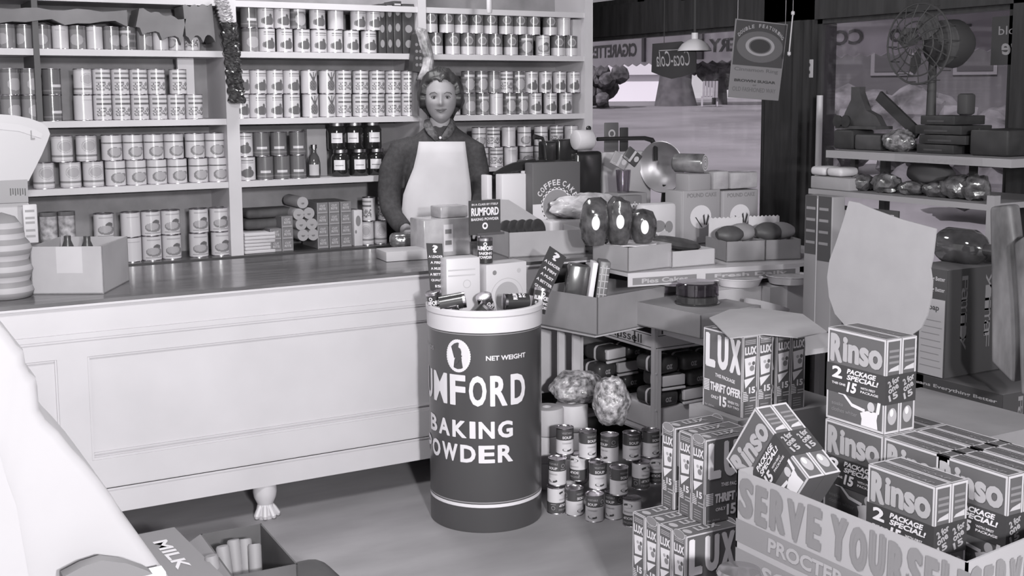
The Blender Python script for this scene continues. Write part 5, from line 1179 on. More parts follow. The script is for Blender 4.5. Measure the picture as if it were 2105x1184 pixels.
# ---------------------------------------------------------------- rest of the shelf stock
def sbox(name, label, cat, x0, y0, x1, y1, mats, dep=.1, dy=.03, fn=None, group=None, z=None, r=.002): return cbox(name, label, cat, x0, y0, x1, y1, YS+dy, dep, mats, z, 0, fn, group, r)
DP = [mat('dark_pack', .055, .3), LITE, MID]
def fine(m, F, w, h):
    for k in (.2, .5, .8): m.ell(F, w*.5, h*k, w*.3, h*.08, 2, 1, 14)
    m.quad(F, w*.1, h*.92, w*.9, h*.95, 1)
for i, (x0, x1, y0) in enumerate(((779, 793, 8), (795, 808, 6), (810, 826, 2), (828, 852, 8))): sbox('dark_packet', 'tall dark packet at the right end of middle bay top shelf, %s from left' % ORD[i], 'packet', x0, y0, x1, 108, DP, .12, .03, fine, 'dark packets on the middle bay top shelf', zs1)
for i, (x0, x1, y0) in enumerate(((1178, 1195, 40),)): sbox('white_packet', 'white packet at the right end of the right bay top shelf', 'packet', x0, y0, x1, 116, [CARDL], .1, .03, None, None, zs1)
# dark jars
def jar(shape='jar'):
    t = thing('dark_jar', 'x', 'jar', (0, 0, 0)); r, h = (.047, .132); m = MB()
    m.lathe([(0, 0), (r*.92, 0), (r, .006), (r, h*.72), (r*.85, h*.82), (r*.72, h*.86), (r*.72, h*.88), (0, h*.88)], 28); m.build('glass_body', mat('molasses', .018, .08, spec=.9), t)
    m = MB(); m.lathe([(0, h*.88), (r*.76, h*.88), (r*.76, h), (0, h)], 28); m.build('lid', DTIN, t)
    m = MB(); C = Cyl((0, 0, 0), r, 0); m.quad(C, -.028, h*.25, .028, h*.62, 0, 2); m.quad(C, -.02, h*.4, .02, h*.43, 1, 3); m.build('label', [WP, MP], t); return t
j0 = jar(); fst = True
for lv, pxs in ((0, (700, 738, 774)), (1, (694, 730, 766))):
    for i, px in enumerate(pxs):
        yy = YS+.07; g = P(px, 330, Y=yy); lb = 'dark syrup jar with white label, %s row, %s from left' % (('lower', 'upper')[lv], ORD[i])
        loc = (g.x, yy, zs3+.0005+lv*.1325); rz = -.35+rnd.uniform(-.3, .3)
        if fst: j0.location = loc; j0.rotation_euler.z = rz; j0['label'] = lb; j0['group'] = 'dark syrup jars'; fst = False
        else: dup(j0, loc, rz, lb)
t = thing('sauce_bottle', 'slim bottle with pale label between the dark cans and the syrup jars', 'bottle', (P(646, 340, Y=YS+.06).x, YS+.06, zs3))
m = MB(); m.lathe([(0, 0), (.027, 0), (.03, .006), (.03, .07), (.024, .1), (.012, .12), (.012, .145), (0, .145)], 24); m.build('glass_body', mat('bottle_brown', .06, .1, spec=.8), t)
m = MB(); m.lathe([(.0, .142), (.015, .142), (.015, .16), (0, .161)], 16); m.build('cap', DTIN, t)
m = MB(); C = Cyl((0, 0, 0), .03, -.4); m.quad(C, -.025, .012, .025, .065, 0, 2); m.build('label', [CARDL], t)
sbox('grey_box', 'plain grey box behind the slim bottle on the middle bay shelf', 'box', 632, 265, 672, 366, [CARD], .06, .16, None, None, zs3)
# waxed paper rolls and lettered cartons
wr = MB(); wr.lathe([(.009, 0), (.028, 0), (.0285, .004), (.0285, .2), (.009, .2), (.009, 0)], 28, 0, Matrix.Rotation(-pi/2, 4, 'X')); wro = wr.build('paper_roll', [mat('roll_paper', .3, .6)], ang=50); fst = True
def put(o, loc, lb, cat, grp, rz=None):
    global fst
    n = o if fst else o.copy()
    if not fst: sc.collection.objects.link(n)
    fst = False; n.location = loc
    if rz is not None: n.rotation_euler.z = rz
    return tag(n, lb, cat, grp)
for i, (px, py) in enumerate(((624, 417), (616, 441), (637, 439), (621, 462), (643, 461), (625, 484), (646, 483))):
    yy = YS+.0; g = P(px, py, Y=yy); put(wro, (g.x, yy+.012, max(g.z, ZL+.029)), 'round paper roll seen end on in the roll pile, %s counting from the top' % ORD[i], 'paper roll', 'paper rolls on the bottom ledge')
CR = [mat('roll_carton', .17, .45), mat('carton_print', .4, .4), mat('carton_pale', .3, .45)]
def cutr(m, F, w, h): m.text(F, 'CUT', w*.25, h*.62, w*.75, h*.82, 1, 1, bold=.05); m.text(F, 'RITE', w*.2, h*.36, w*.8, h*.57, 1, 1, bold=.05); m.quad(F, w*.08, h*.1, w*.92, h*.2, 2); m.quad(F, 0, 0, w*.05, h, 2)
x_ = P(560, 470, Y=YS+.01)
m = MB(); m.rbox(0, .056, 0, .22, 0, .056, .001, seg=1); cutr(m, Fr((0, 0, 0), (1, 0, 0), (0, 0, 1)), .056, .056); cb = m.build('roll_carton', CR, flat=True); fst = True
cells = [(566, 498), (588, 497), (570, 474), (592, 472), (594, 450), (668, 484), (720, 480), (662, 458), (687, 456), (710, 455), (661, 434), (684, 432), (709, 431), (684, 410), (709, 409), (731, 396), (731, 414)]
n_ = 0
for px, lv in ((567, 2), (591, 3), (664, 4), (688, 4), (712, 4), (735, 0)):
    g = P(px, 470, Y=YS+.012)
    for k in range(lv):
        put(cb, (g.x-.028, YS+.012, ZL+.0005+k*.0565), 'small square lettered carton, %s from the bottom in %s stack by the paper rolls' % (ORD[k], {567: 'far left', 591: 'near left', 664: 'first right', 688: 'second right', 712: 'third right'}[px]), 'carton', 'small lettered cartons on the bottom ledge')
fst = True
pp = MB(); pp.rbox(0, .15, 0, .2, 0, .016, .004, seg=2); pb = pp.build('folded_paper', [mat('folded_white', .5, .7)])
for i in range(6): g = P(503, 490, Y=YS); put(pb, (g.x+rnd.uniform(0, .006), YS+.01, ZL+.0005+i*.0165), 'folded white paper bundle, %s from the bottom of the pile' % ORD[i], 'paper', 'folded white paper on the bottom ledge', rnd.uniform(-.03, .03))
g = P(545, 440, Y=YS+.12)
for i, (x0, z0, w_, h_, lb) in enumerate(((P(502, 450, Y=YS+.1).x, .105, .3, .05, 'dark sack lying on the folded white paper'), (P(505, 420, Y=YS+.1).x, .158, .36, .045, 'upper dark sack lying under the shelf behind the rolls'))):
    m = MB(); m.rbox(0, w_, 0, .14, 0, h_, .02, seg=4); tag(m.build('dark_sack', mat('dark_sack', .07, .7, noise=.3, ns=12), loc=(x0, YS+.09, ZL+z0)), lb, 'sack', 'dark sacks on the bottom ledge')
sbox('white_packet', 'white packet on the bottom ledge between cartons and glasses', 'packet', 728, 432, 745, 492, [WR, MP], .1, .02, lambda m, F, w, h: (m.ell(F, w*.5, h*.7, w*.3, h*.15, 1), m.ell(F, w*.2, h*.4, w*.12, h*.05, 1)), None, ZL+.0005)
# flowered box at the left bottom
cbox('flower_box', 'pale box with flower print and dark lid on the left bottom ledge', 'box', 84, 416, 158, 484, YS+.0, .03, [mat('flower_print', .2, .5, g2=.55, ns=40), INK], P(120, 484, Y=YS+.0).z, 0, lambda m, F, w, h: m.quad(F, 0, h*.88, w, h, 1)) if 0 else None
# paper bag bundles on the top left
BAGM = mat('kraft_bag', .13, .75, g2=.2, ns=4)
for i, (x0, y0, x1, y1, rot, lb) in enumerate(((-60, 14, 262, 47, .0, 'long bundle of dark paper bags lying on the top left cans'), (277, 16, 376, 60, .22, 'sloping flat bundle of paper bags right of the long bundle'), (380, 12, 442, 78, -.06, 'folded paper bag bundle hanging beside the shelf upright'))):
    a = P(x0, y0, Y=YS-.02); b_ = P(x1, y1, Y=YS-.02); w_ = b_.x-a.x; h_ = a.z-b_.z
    m = MB(); n = 12; pts = [(w_*k/n, h_+.006*sin(k*1.7)) for k in range(n+1)]+[(w_*k/n, .008*sin(k*1.3+i)-(.018 if k % 5 == 2 else 0)) for k in range(n, -1, -1)]
    m.slab(Fr((0, 0, 0), (1, 0, 0), (0, 0, 1)), pts, .16)
    o = m.build('paper_bag_bundle', BAGM, loc=(a.x, YS-.02, b_.z)); o.rotation_euler = (0, rot, 0); tag(o, lb, 'paper bags', 'bundles of paper bags on the top left')
# candy strips
def strip(label, px0, py0, px1, py1, w_, Y, mt, seed):
    a = P(px0, py0, Y=Y); b_ = P(px1, py1, Y=Y); n = 60; m = MB(); rr = random.Random(seed); vs = []; fs = []
    for i in range(n+1):
        t = i/n; c = a.lerp(b_, t)
        for k in range(9): u_ = k/8-.5; vs.append((c.x+u_*w_*(1+.12*sin(i*.9)), c.y-.018*cos(u_*3)-rr.uniform(0, .012), c.z+rr.uniform(-.003, .003)))
    for i in range(n):
        for k in range(8): q = i*9+k; fs.append((q, q+9, q+10, q+1))
    nv = len(vs); vs += [(x, y+.02, z) for x, y, z in vs]; fs += [tuple(q+nv for q in reversed(f)) for f in fs]
    for i in range(n): fs += [(i*9, i*9+nv, i*9+9+nv, i*9+9), (i*9+17, i*9+17+nv, i*9+8+nv, i*9+8)]
    m.add(vs, fs); return tag(m.build('candy_strip', mt, flat=True), label, 'sweets', 'strips of wrapped sweets on the upright')
strip('dark glossy strip of wrapped sweets hanging from the shelf upright', 470, 46, 488, 212, .072, YS-.04, mat('candy_dark', .04, .15, noise=.4, ns=40, spec=.9), 1)
strip('pale strip of wrapped sweets hanging above the dark strip', 452, -12, 468, 50, .06, YS-.035, mat('candy_pale', .35, .2, g2=.5, ns=30, spec=.8), 2)
# bag and crumpled paper beside the upright above the head
a = P(880, 135, Y=YS-.06); b_ = P(845, 150, Y=YS-.06)
t = thing('snack_packet', 'dark leaning packet with pale crumpled top above the person, against the shelf', 'packet', (b_.x, YS-.075, zs2+.0))
h0 = P(865, 146, Y=YS-.07).z-zs2; ww = P(893, 100, Y=YS-.07).x-P(850, 100, Y=YS-.07).x
m = MB(); m.slab(Fr((0, 0, 0), (1, 0, 0), (0, 0, 1)), [(0, h0), (ww*.6, h0-.01), (ww, h0+.17), (ww*.45, h0+.21), (.022, h0+.18)], .05)
for i in range(4):
    for j in range(3): m.ell(Fr((0, 0, 0), (1, 0, 0), (0, 0, 1)), ww*(.22+.18*j), h0+.03+i*.033, .008, .008, 1, 1, 10)
m.build('packet', [mat('snack_dark', .05, .4), MP], t)
m = MB(); m.tube([(.05, .0, h0-.05), (.075, -.01, h0+.0), (.085, -.01, h0+.07), (.07, 0, h0+.14), (.05, 0, h0+.19), (.03, 0, h0+.2)], [.03, .034, .026, .03, .028, .01], 10)
m.v = [(x+_n.noise(Vector((x*50, y*50, z*50)))*.012, y, z+_n.noise(Vector((z*40, x*50, 2)))*.012) for x, y, z in m.v]; m.build('crumpled_paper', mat('crumpled_print', .12, .4, g2=.5, ns=25), t, flat=True)
m = MB(); m.box(.03, .05, .05, .075, 0, h0+.1); m.build('back_prop', CARDD, t)
# light cord with wooden handle
a = P(1006, 12, Y=4.9); t = thing('light_cord', 'pale cylindrical pull handle hanging from the ceiling above the right bay', 'cord', (a.x, 4.9, 0))
z0 = P(1006, 27, Y=4.9).z; m = MB(); m.lathe([(0, z0), (.011, z0), (.013, z0+.01), (.013, z0+.11), (.006, z0+.12), (0, z0+.12)], 16); m.build('handle', WR, t, ang=50); MB().tube([(0, 0, z0+.11), (0, 0, ZC)], .003, 6).build('cord', CARDL, t)
# ---------------------------------------------------------------- left end of the counter
Yc_ = 4.52
def S_(px, py, Y=Yc_): p = P(px, py, Y=Y); return (p.x, p.z)
a = P(0, 600, Y=Yc_)
scl = thing('counter_scale', 'pale fan-shaped computing scale at the left end of the counter', 'scale', (a.x, Yc_, .8805))
def sl(px, py): x, z = S_(px, py); return (x-a.x, z-.8805)
pts = [sl(*p) for p in ((-150, 262), (-100, 244), (-50, 236), (0, 235), (30, 237), (60, 243), (85, 252), (98, 262), (103, 275), (98, 290), (86, 318), (70, 350), (59, 372), (-150, 378))]
F = Fr((0, 0, 0), (1, 0, 0), (0, 0, 1)); EN = mat('scale_enamel', .4, .3)
m = MB(); m.slab(F, pts, .09); m.build('dial_housing', EN, scl, ang=20)
m = MB(); pts2 = [sl(*p) for p in ((-100, 262), (-50, 254), (0, 252), (40, 256), (72, 266), (88, 276), (84, 284), (70, 280), (40, 270), (0, 266), (-50, 268))]; m.slab(Fr((0, -.004, 0), (1, 0, 0), (0, 0, 1)), pts2, .004, 0)
x, z = sl(66, 275); m.text(Fr((0, -.0045, 0), (1, 0, 0), (0, 0, 1)), 'L', x-.006, z-.02, x+.008, z+.012, 1, bold=.02); m.build('dial_scale', [mat('dial_face', .42, .4), MP], scl, flat=True)
m = MB(); pts3 = [sl(*p) for p in ((-150, 378), (56, 369), (58, 415), (-150, 425))]; m.slab(Fr((0, -.006, 0), (1, 0, 0), (0, 0, 1)), pts3, .1, 0)
for k in range(7): x, z = sl(20+k*5, 395); m.quad(Fr((0, -.006, 0), (1, 0, 0), (0, 0, 1)), x, z-.012+.004*(k % 2), x+.004, z+.014, 1)
m.build('name_plate', [MID, INK], scl, flat=True)
m = MB(); pts4 = [sl(*p) for p in ((-150, 425), (58, 415), (72, 440), (78, 475), (70, 480), (40, 470), (30, 600), (-150, 600))]; m.slab(Fr((0, .02, 0), (1, 0, 0), (0, 0, 1)), pts4, .12); m.v = [(x, y, max(0., z)) for x, y, z in m.v]; m.build('pillar', EN, scl, ang=20)
# striped bag and papers at the far left edge
q = P(14, 612, Z=.8805)
STR = [mat('stripe_dark', .2, .6), mat('stripe_pale', .33, .6)]
m = MB(); R_ = .085; prof = [(0, 0), (R_*.9, 0)]+[(R_*(1+.08*sin(i*1.57))*(1 if i < 10 else 1-(i-10)*.09), .004+.018*i) for i in range(0, 16)]+[(0, .29)]
m.lathe(prof, 32, [1, 1]+[i % 2 for i in range(15)]+[0]); tag(m.build('striped_bag', STR, loc=(q.x, q.y+.02, .8805), ang=60), 'rounded bag with dark and pale bands at the left end of the counter', 'bag')
cbox('lettered_card', 'narrow printed card standing between the striped bag and the cardboard box', 'card', 48, 420, 78, 500, 4.33, .01, [LITE, MP, WP], P(60, 560, Y=4.33).z-.0 if 0 else None, 0, lambda m, F, w, h: [m.quad(F, w*.15, h*k, w*.8, h*(k+.06), 1) for k in (.15, .3, .5, .62, .8)]) 
cbx, cw, cd_ = open_carton('cardboard_box', 'square open cardboard box with pale paper patch on the left of the counter', 'box', (62, 604), (214, 604), (254, 578), .8805, .17, CARD)
bpy.data.objects.remove(cbx.children[0])
a_ = P(66, 605, Z=.8805); b_ = P(214, 604, Z=.8805); c_ = P(253, 577, Z=.8805); U = (b_-a_); V = c_-b_; V = V-U.normalized()*V.dot(U.normalized())*.8
cbx.location = a_; cbx.rotation_euler.z = 0; hB = P(214, 506, Y=b_.y).z-.8805; th = .004
m = MB(); Ua = U.normalized(); Va = V.normalized(); Lu, Lv = U.length, V.length
Mx = Matrix(((Ua.x, Va.x, 0, 0), (Ua.y, Va.y, 0, 0), (0, 0, 1, 0), (0, 0, 0, 1)))
for x0, x1, y0, y1, z1 in ((0, Lu, 0, th, hB), (0, Lu, Lv-th, Lv, hB), (0, th, 0, Lv, hB), (Lu-th, Lu, 0, Lv, hB), (0, Lu, 0, Lv, th)): m.box(x0, x1, y0, y1, 0, z1, 0, Mx)
m.build('walls', CARD, cbx)
m = MB(); Fq = Fr((0, 0, 0), Ua, (0, 0, 1)); m.quad(Fq, Lu*.36, hB*.44, Lu*.72, hB*.995, 0, 1); m.build('paper_patch', CARDL, cbx)
for k, (u_, v_, lb) in enumerate(((.3, .55, 'dark pointed bottle top showing in the cardboard box, left'), (.6, .5, 'dark bottle top showing in the cardboard box, middle'))):
    p = a_+Ua*Lu*u_+Va*Lv*v_; m = MB(); m.lathe([(0, 0), (.03, 0), (.03, hB*.7), (.012, hB*.98), (.012, hB*1.08), (0, hB*1.08)], 20); tag(m.build('bottle', mat('dark_bottle', .05, .3), loc=(p.x, p.y, .886)), lb, 'bottle', 'bottles inside the cardboard box')
# ---------------------------------------------------------------- near left: white wrapped parcel on a stand
YN = 1.45
def N_(px, py, Y=YN): p = P(px, py, Y=Y); return (p.x, p.z)
out = [(-60, 640), (0, 668), (20, 688), (36, 712), (50, 722), (55, 750), (62, 768), (76, 778), (80, 800), (83, 842), (96, 866), (122, 890), (150, 925), (176, 952), (204, 985), (232, 1022), (256, 1062), (285, 1100), (318, 1145), (350, 1190), (372, 1230), (-60, 1230)]
WC = mat('white_wrapping', .27, .6, noise=.03, ns=5)
a = P(372, 1230, Y=YN); a.x = P(-60, 1230, Y=YN).x
m = MB(); o2 = [N_(*p) for p in out]; o2[-1] = (o2[-1][0], a.z); o2[-2] = (o2[-2][0], a.z); m.slab(Fr((0, YN, 0), (1, 0, 0), (0, 0, 1)), o2, .25)
t = thing('white_parcel', 'large white paper-wrapped parcel with scalloped edge, very near at the lower left', 'parcel', (a.x, YN, a.z))
bm = bmesh.new(); vs = [bm.verts.new(v) for v in m.v]; [bm.faces.new([vs[i] for i in f]) for f in m.f]; bmesh.ops.recalc_face_normals(bm, faces=bm.faces)
bmesh.ops.bevel(bm, geom=[e for e in bm.edges if len(e.link_faces) == 2 and abs(e.verts[0].co.y-e.verts[1].co.y) < 1e-6], offset=.012, segments=3, profile=.6, affect='EDGES')
m = MB(); bm.verts.index_update(); m.add([v.co-Vector((a.x, YN, a.z)) for v in bm.verts], [tuple(v.index for v in f.verts) for f in bm.faces]); bm.free(); m.build('wrapping', WC, t, ang=80)
fold = [(-60, 880), (0, 935), (14, 985), (34, 1040), (44, 1100), (60, 1190), (66, 1230), (-60, 1230)]
m = MB(); m.slab(Fr((0, YN-.012, 0), (1, 0, 0), (0, 0, 1)), [N_(x, y, YN-.012) for x, y in fold], .01); m.v = [(x-a.x, y-YN, z-a.z) for x, y, z in m.v]; m.build('folded_flap', WC, t)
bx0 = N_(-60, 1230)[0]; bx1 = N_(318, 1230)[0]; zt_ = a.z
tag(MB().box(bx0, bx1, YN-.02, YN+.27, 0, zt_-.001).build('side_stand_box', WHITE), 'white stand under the large wrapped parcel, at the lower left edge', 'stand')
m = MB(); g = [(130, 1186), (170, 1165), (210, 1152), (260, 1158), (300, 1172), (342, 1196), (342, 1215), (130, 1215)]; m.slab(Fr((0, YN-.02, 0), (1, 0, 0), (0, 0, 1)), [N_(x, y, YN-.03) for x, y in g], .0001 if 0 else -.02)
m = MB(); m.slab(Fr((0, YN-.045, 0), (1, 0, 0), (0, 0, 1)), [N_(x, y, YN-.045) for x, y in g], .02); tag(m.build('grey_pad', mat('grey_pad', .12, .7)), 'rounded grey pad in front of the white parcel at the bottom edge', 'pad')
tag(MB().box(N_(130, 1215, YN-.045)[0], N_(342, 1215, YN-.045)[0], YN-.047, YN-.024, 0, N_(130, 1215, YN-.045)[1]-.001).build('pad_post', WHITE), 'thin white post under the grey pad, mostly below the picture', 'post')
# ---------------------------------------------------------------- dark carton with rolls on the floor
ZR = .26
cr = [P(*p, Z=ZR) for p in ((412, 1098), (534, 1068), (545, 1184), (470, 1184))]
A0 = P(412, 1098, Z=ZR); B0 = P(534, 1068, Z=ZR)
U = (B0-A0); Va = (P(475, 1184, Z=ZR)-A0).normalized(); Ua = Vector((-Va.y, Va.x, 0)); Lu = .185; Lv = .36
t = thing('dark_carton', 'dark open carton of pale paper rolls on the floor below the counter', 'carton', (A0.x, A0.y, 0))
Mx = Matrix(((Ua.x, Va.x, 0, 0), (Ua.y, Va.y, 0, 0), (0, 0, 1, 0), (0, 0, 0, 1))); DKC = mat('dark_carton', .09, .6, noise=.15, ns=8)
m = MB(); th = .005
for x0, x1, y0, y1, z1 in ((0, Lu, 0, th, ZR), (0, Lu, Lv-th, Lv, ZR), (0, th, 0, Lv, ZR), (Lu-th, Lu, 0, Lv, ZR), (0, Lu, 0, Lv, th)): m.box(x0, x1, y0, y1, 0, z1, 0, Mx)
m.build('walls', DKC, t)
q0_ = [P(300, 1130, Z=.2), P(412, 1100, Z=ZR-.002)]
m = MB(); fl = Fr(Vector((0, 0, ZR))+Va*.0, Va, (-Ua+Vector((0, 0, -.55)))); fl.N = -fl.N if fl.N.z < 0 else fl.N
m.slab(fl, [(0, 0), (Lv, 0), (Lv, .15), (0, .15)], .004, 0)
m.build('side_flap', [mat('flap_grey', .2, .6), WP], t)
RL = mat('pale_roll', .22, .6)
fst = True; m = MB(); m.lathe([(0, 0), (.017, 0), (.019, .004), (.019, .265), (.016, .27), (0, .27)], 18); rl = m.build('wrapped_stick', [RL])
for i, (px, py) in enumerate(((462, 1152), (478, 1136), (494, 1126), (512, 1126), (526, 1138))):
    p = P(px, py, Z=ZR+.02); o = put(rl, (p.x, p.y, .02), 'pale wrapped roll standing in the dark carton, %s from left' % ORD[i], 'roll', 'pale rolls in the dark carton'); o.rotation_euler = (-.15-.05*i, .05*(i-2), 0)
zf_ = .275; A1 = P(296, 1096, Z=zf_); B1 = P(392, 1200, Z=zf_); U = (B1-A1).normalized(); F = Fr(A1, U, Vector((-U.y, U.x, 0))); L1 = (B1-A1).length
m = MB(); m.slab(F, [(0, -.1), (L1, -.1), (L1, .09), (0, .09)], .004, 0); m.text(F, 'MILK', L1*.2, .0, L1*.75, .04, 1, 2, bold=.028)
m.v = [(x-A1.x, y-A1.y, z) for x, y, z in m.v]; m.box(.0, .01, -.02, -.01, 0, zf_-.004); o = m.build('lettered_carton', [mat('flap_grey', .2, .6), WP], loc=(A1.x, A1.y, 0), flat=True); tag(o, 'dark flap lettered in white on the floor beside the white parcel', 'carton')
# dark rounded bag in front, mostly out of the picture
p = P(612, 1150, Z=.2); m = MB(); m.rbox(-.1, .1, -.14, .14, 0, .2, .07, seg=5); tag(m.build('dark_bag', mat('dark_leather', .05, .5, noise=.2, ns=10), loc=(p.x-.0, p.y-.1, 0), rz=.0), 'dark rounded bag at the bottom edge right of the dark carton', 'bag')
# ---------------------------------------------------------------- window side: poster, sign, lamp, pillar fittings
YP_ = 4.02
c = [P(*q, Y=YP_) for q in ((1497, 200), (1600, 207), (1513, 38), (1620, 42))]
U = c[1]-c[0]; V = (c[2]-c[0]); F = Fr(c[0], U, V); w_, h_ = U.length, V.length
t = thing('poster', 'hanging dark and grey poster with an oval plate picture, beside the dark pillar', 'poster', c[0])
m = MB(); sh_ = (c[3]-c[2]).length-w_
def q_(u, v): return (u*(w_+sh_*v), v*h_)
m.slab(F, [q_(0, 0), q_(1, 0), q_(1, 1), q_(0, 1)], .004, 1)
m.poly(F, [q_(.015, .42), q_(.985, .42), q_(.985, .985), q_(.015, .985)], 0, 1)
m.ell(F, w_*.52, h_*.67, w_*.46, h_*.2, 2, 2, 36); m.ell(F, w_*.52, h_*.68, w_*.29, h_*.125, 4, 3, 36, .78); m.ell(F, w_*.52, h_*.68, w_*.2, h_*.085, 3, 3, 24)
for i, ch in enumerate('DOUBLE FEATURING'):
    a = radians(152-i*8.2); cx_, cy_ = w_*.52+w_*.49*cos(a), h_*.69+h_*.25*sin(a)
    if ch != ' ': m.text(F, ch, cx_-.0065, cy_-.008, cx_+.0065, cy_+.008, 4, 3, bold=.04, rot=(a-pi/2)*.6)
m.text(F, 'Cinnamon Ring', w_*.06, h_*.335, w_*.93, h_*.395, 2, 2, bold=.01); m.text(F, 'BROWN SUGAR', w_*.08, h_*.21, w_*.9, h_*.245, 0, 2, bold=.05); m.text(F, 'or', w_*.45, h_*.165, w_*.53, h_*.185, 2, 2, bold=.02); m.text(F, 'OLD FASHIONED WAY', w_*.06, h_*.09, w_*.92, h_*.145, 2, 2, bold=.0)
o = m.build('board', [mat('poster_dark', .05, .6), mat('poster_grey', .17, .6), mat('poster_mid', .1, .6), INKM, mat('poster_light', .26, .6)], t, flat=True); o.location = -c[0]
for k in (0.04, .96):
    p = F.pt(q_(k, 1)[0], h_-.004, -.002)-c[0]; MB().tube([p, p+Vector((0, 0, .9))], .0012, 5).build('string', CARD, t)
t = thing('blind_rod', 'thin pale rod with knobs hanging right of the poster', 'rod', P(1622, 110, Y=YP_-.1)); b0 = P(1622, 110, Y=YP_-.1); b1 = P(1630, 27, Y=YP_-.1)-b0
m = MB(); m.tube([(0, 0, 0), b1], .003, 8); m.build('shaft', LITE, t)
for p in (Vector((0, 0, 0)), b1): m = MB(); m.lathe([(0, -.012), (.008, -.006), (.008, .006), (0, .012)], 12, 0, Matrix.Translation(p)); m.build('knob', LITE, t)
MB().tube([b1, b1+Vector((0, 0, ZC-b0.z-b1.z))], .0012, 5).build('string', CARD, t)
# outlet on the pillar
a = P(1654, 160, X=XW-.002); b_ = P(1672, 122, X=XW-.002)
t = thing('wall_outlet', 'pale electric outlet plate on the dark pillar', 'outlet', (XW-.006, a.y, a.z))
hh = b_.z-a.z; wy = a.y-b_.y; m = MB(); m.rbox(0, .006, -wy, 0, 0, hh, .002); m.build('plate', mat('outlet_plate', .3, .5), t)
for z in (.3, .7): m = MB(); F = Fr((-.001, 0, 0), (0, -1, 0), (0, 0, 1)); m.ell(F, wy*.5, hh*z, wy*.25, hh*.13, 0, 1, 16); m.build('socket', INKM, t, flat=True)
a = P(1682, 335, Y=3.95); b_ = P(1682, 196, Y=3.95)
tag(MB().lathe([(0, 0), (.014, 0), (.014, b_.z), (0, b_.z)], 16).build('white_pipe', LITE, loc=(a.x, 3.95, 0)), 'pale vertical pipe in front of the dark pillar, left of the window shelves', 'pipe')
# hanging sign (lettered for the street) and lamp
XS = XW-.03
pts = [(1341, 90), (1400, 85), (1425, 100), (1430, 108), (1430, 148), (1420, 151), (1400, 158), (1380, 162), (1362, 157), (1339, 148)]
q = [P(x, y, X=XS) for x, y in pts]; o0 = q[0]
t = thing('hanging_sign', 'dark shield-shaped sign with mirrored white script, hanging in the window', 'sign', o0)
F = Fr((0, 0, 0), (0, -1, 0), (0, 0, 1)); m = MB(); m.slab(F, [(o0.y-p.y, p.z-o0.z) for p in q], .006, 0)
u0 = o0.y-P(1418, 120, X=XS).y; u1 = o0.y-P(1350, 120, X=XS).y; v0 = P(1385, 136, X=XS).z-o0.z; v1 = P(1385, 104, X=XS).z-o0.z
m.text(F, 'Coca-Cola', u0, v0, u1, v1, 1, 2, bold=.0, shear=.3); m.quad(F, u1+.02, v1+.002, u0-.06, v1+.006, 1, 2); m.build('board', [mat('sign_dark', .045, .4), LITE], t, flat=True)
p = Vector((0, o0.y-q[1].y, 0)); MB().tube([(.003, -.1, -.01), (.003, -.1, .4)], .002, 6).build('chain', INKM, t)
a = P(1428, 92, Y=4.75); t = thing('pendant_lamp', 'pale dome shade hanging by the window, right of the shield-shaped sign', 'lamp', (a.x, 4.75, P(1428, 105, Y=4.75).z))
m = MB(); s_ = .085; m.lathe([(s_, 0), (s_*.95, .012), (s_*.75, .035), (s_*.4, .055), (s_*.2, .06), (s_*.19, .09), (.0, .09), (0, .085), (s_*.15, .055), (s_*.7, .03), (s_*.93, .003), (s_, 0)], 36); m.build('lamp_shade', mat('shade_white', .5, .5), t, ang=60)
m = MB(); m.lathe([(0, .0), (.02, .01), (.025, .03), (.012, .055), (0, .06)], 18); m.build('bulb', glassy('bulb_glass', .8, .1), t); MB().tube([(0, 0, .085), (0, 0, ZC-a.z)], .006, 6).build('cord', INKM, t)
# ---------------------------------------------------------------- right window shelves
XR = 3.3; g0 = P(1698, 309, X=XR); g1 = P(2080, 327, X=XR); h0_ = P(1662, 386, X=XR); h1_ = P(2028, 422, X=XR)
zA_ = (g0.z+g1.z)/2; zB_ = (h0_.z+h1_.z)/2; 
rs = thing('window_shelves', 'tall shelf rack before the right window, pale shelf edges with dark stock', 'shelf', (XR, g1.y, 0))
SHM = mat('shelf_edge', .22, .5)
MB().box(.0, .45, .0, g0.y-g1.y, zA_-.028, zA_).build('shelf', SHM, rs)
MB().box(.0, .45, h1_.y-g1.y-.0, h0_.y-g1.y, zB_-.02, zB_).build('shelf', SHM, rs)
MB().box(.0, .45, h1_.y-g1.y+.0, h0_.y-g1.y, .72, .74).build('shelf', SHM, rs)
d_ = .36 
F = Fr((-.001, 0, zA_-.028), (0, -1, 0), (0, 0, 1)); m = MB(); ya_ = P(1840, 316, X=XR).y-g1.y; yb_ = P(2020, 325, X=XR).y-g1.y; m.slab(Fr((-.001, 0, zA_-.028), (0, -1, 0), (0, 0, 1)), [(-ya_, .001), (-yb_, .001), (-yb_, .027), (-ya_, .027)], .001, 0); m.text(F, 'FRESH CANDIES', -ya_+.04, .006, -yb_-.04, .02, 1, 2, bold=.02); m.build('price_strip', [mat('strip_grey', .2, .5), MP], rs, flat=True)
for x, y in ((.0, h1_.y-g1.y-.03), (.42, h1_.y-g1.y-.03), (.42, h0_.y-g1.y)): MB().box(x, x+.03, y, y+.03, 0, zA_ if x > 0 else zB_+.03).build('post', SHM if x == 0 else INKM, rs)
for yy in (P(1760, 350, X=XR+.3).y, P(2005, 350, X=XR+.3).y): MB().box(.28, .3, yy-g1.y-.012, yy-g1.y+.012, zB_, zA_-.028).build('support', INKM, rs)
def onr(px, z, dx=.12): p = P(px, 300, X=XR+dx); return Vector((XR+dx, p.y, z+.0005))
DK = mat('dark_stock', .02, .5, noise=.4, ns=12); DK2 = mat('dark_stock_grey', .04, .5, noise=.3, ns=14)
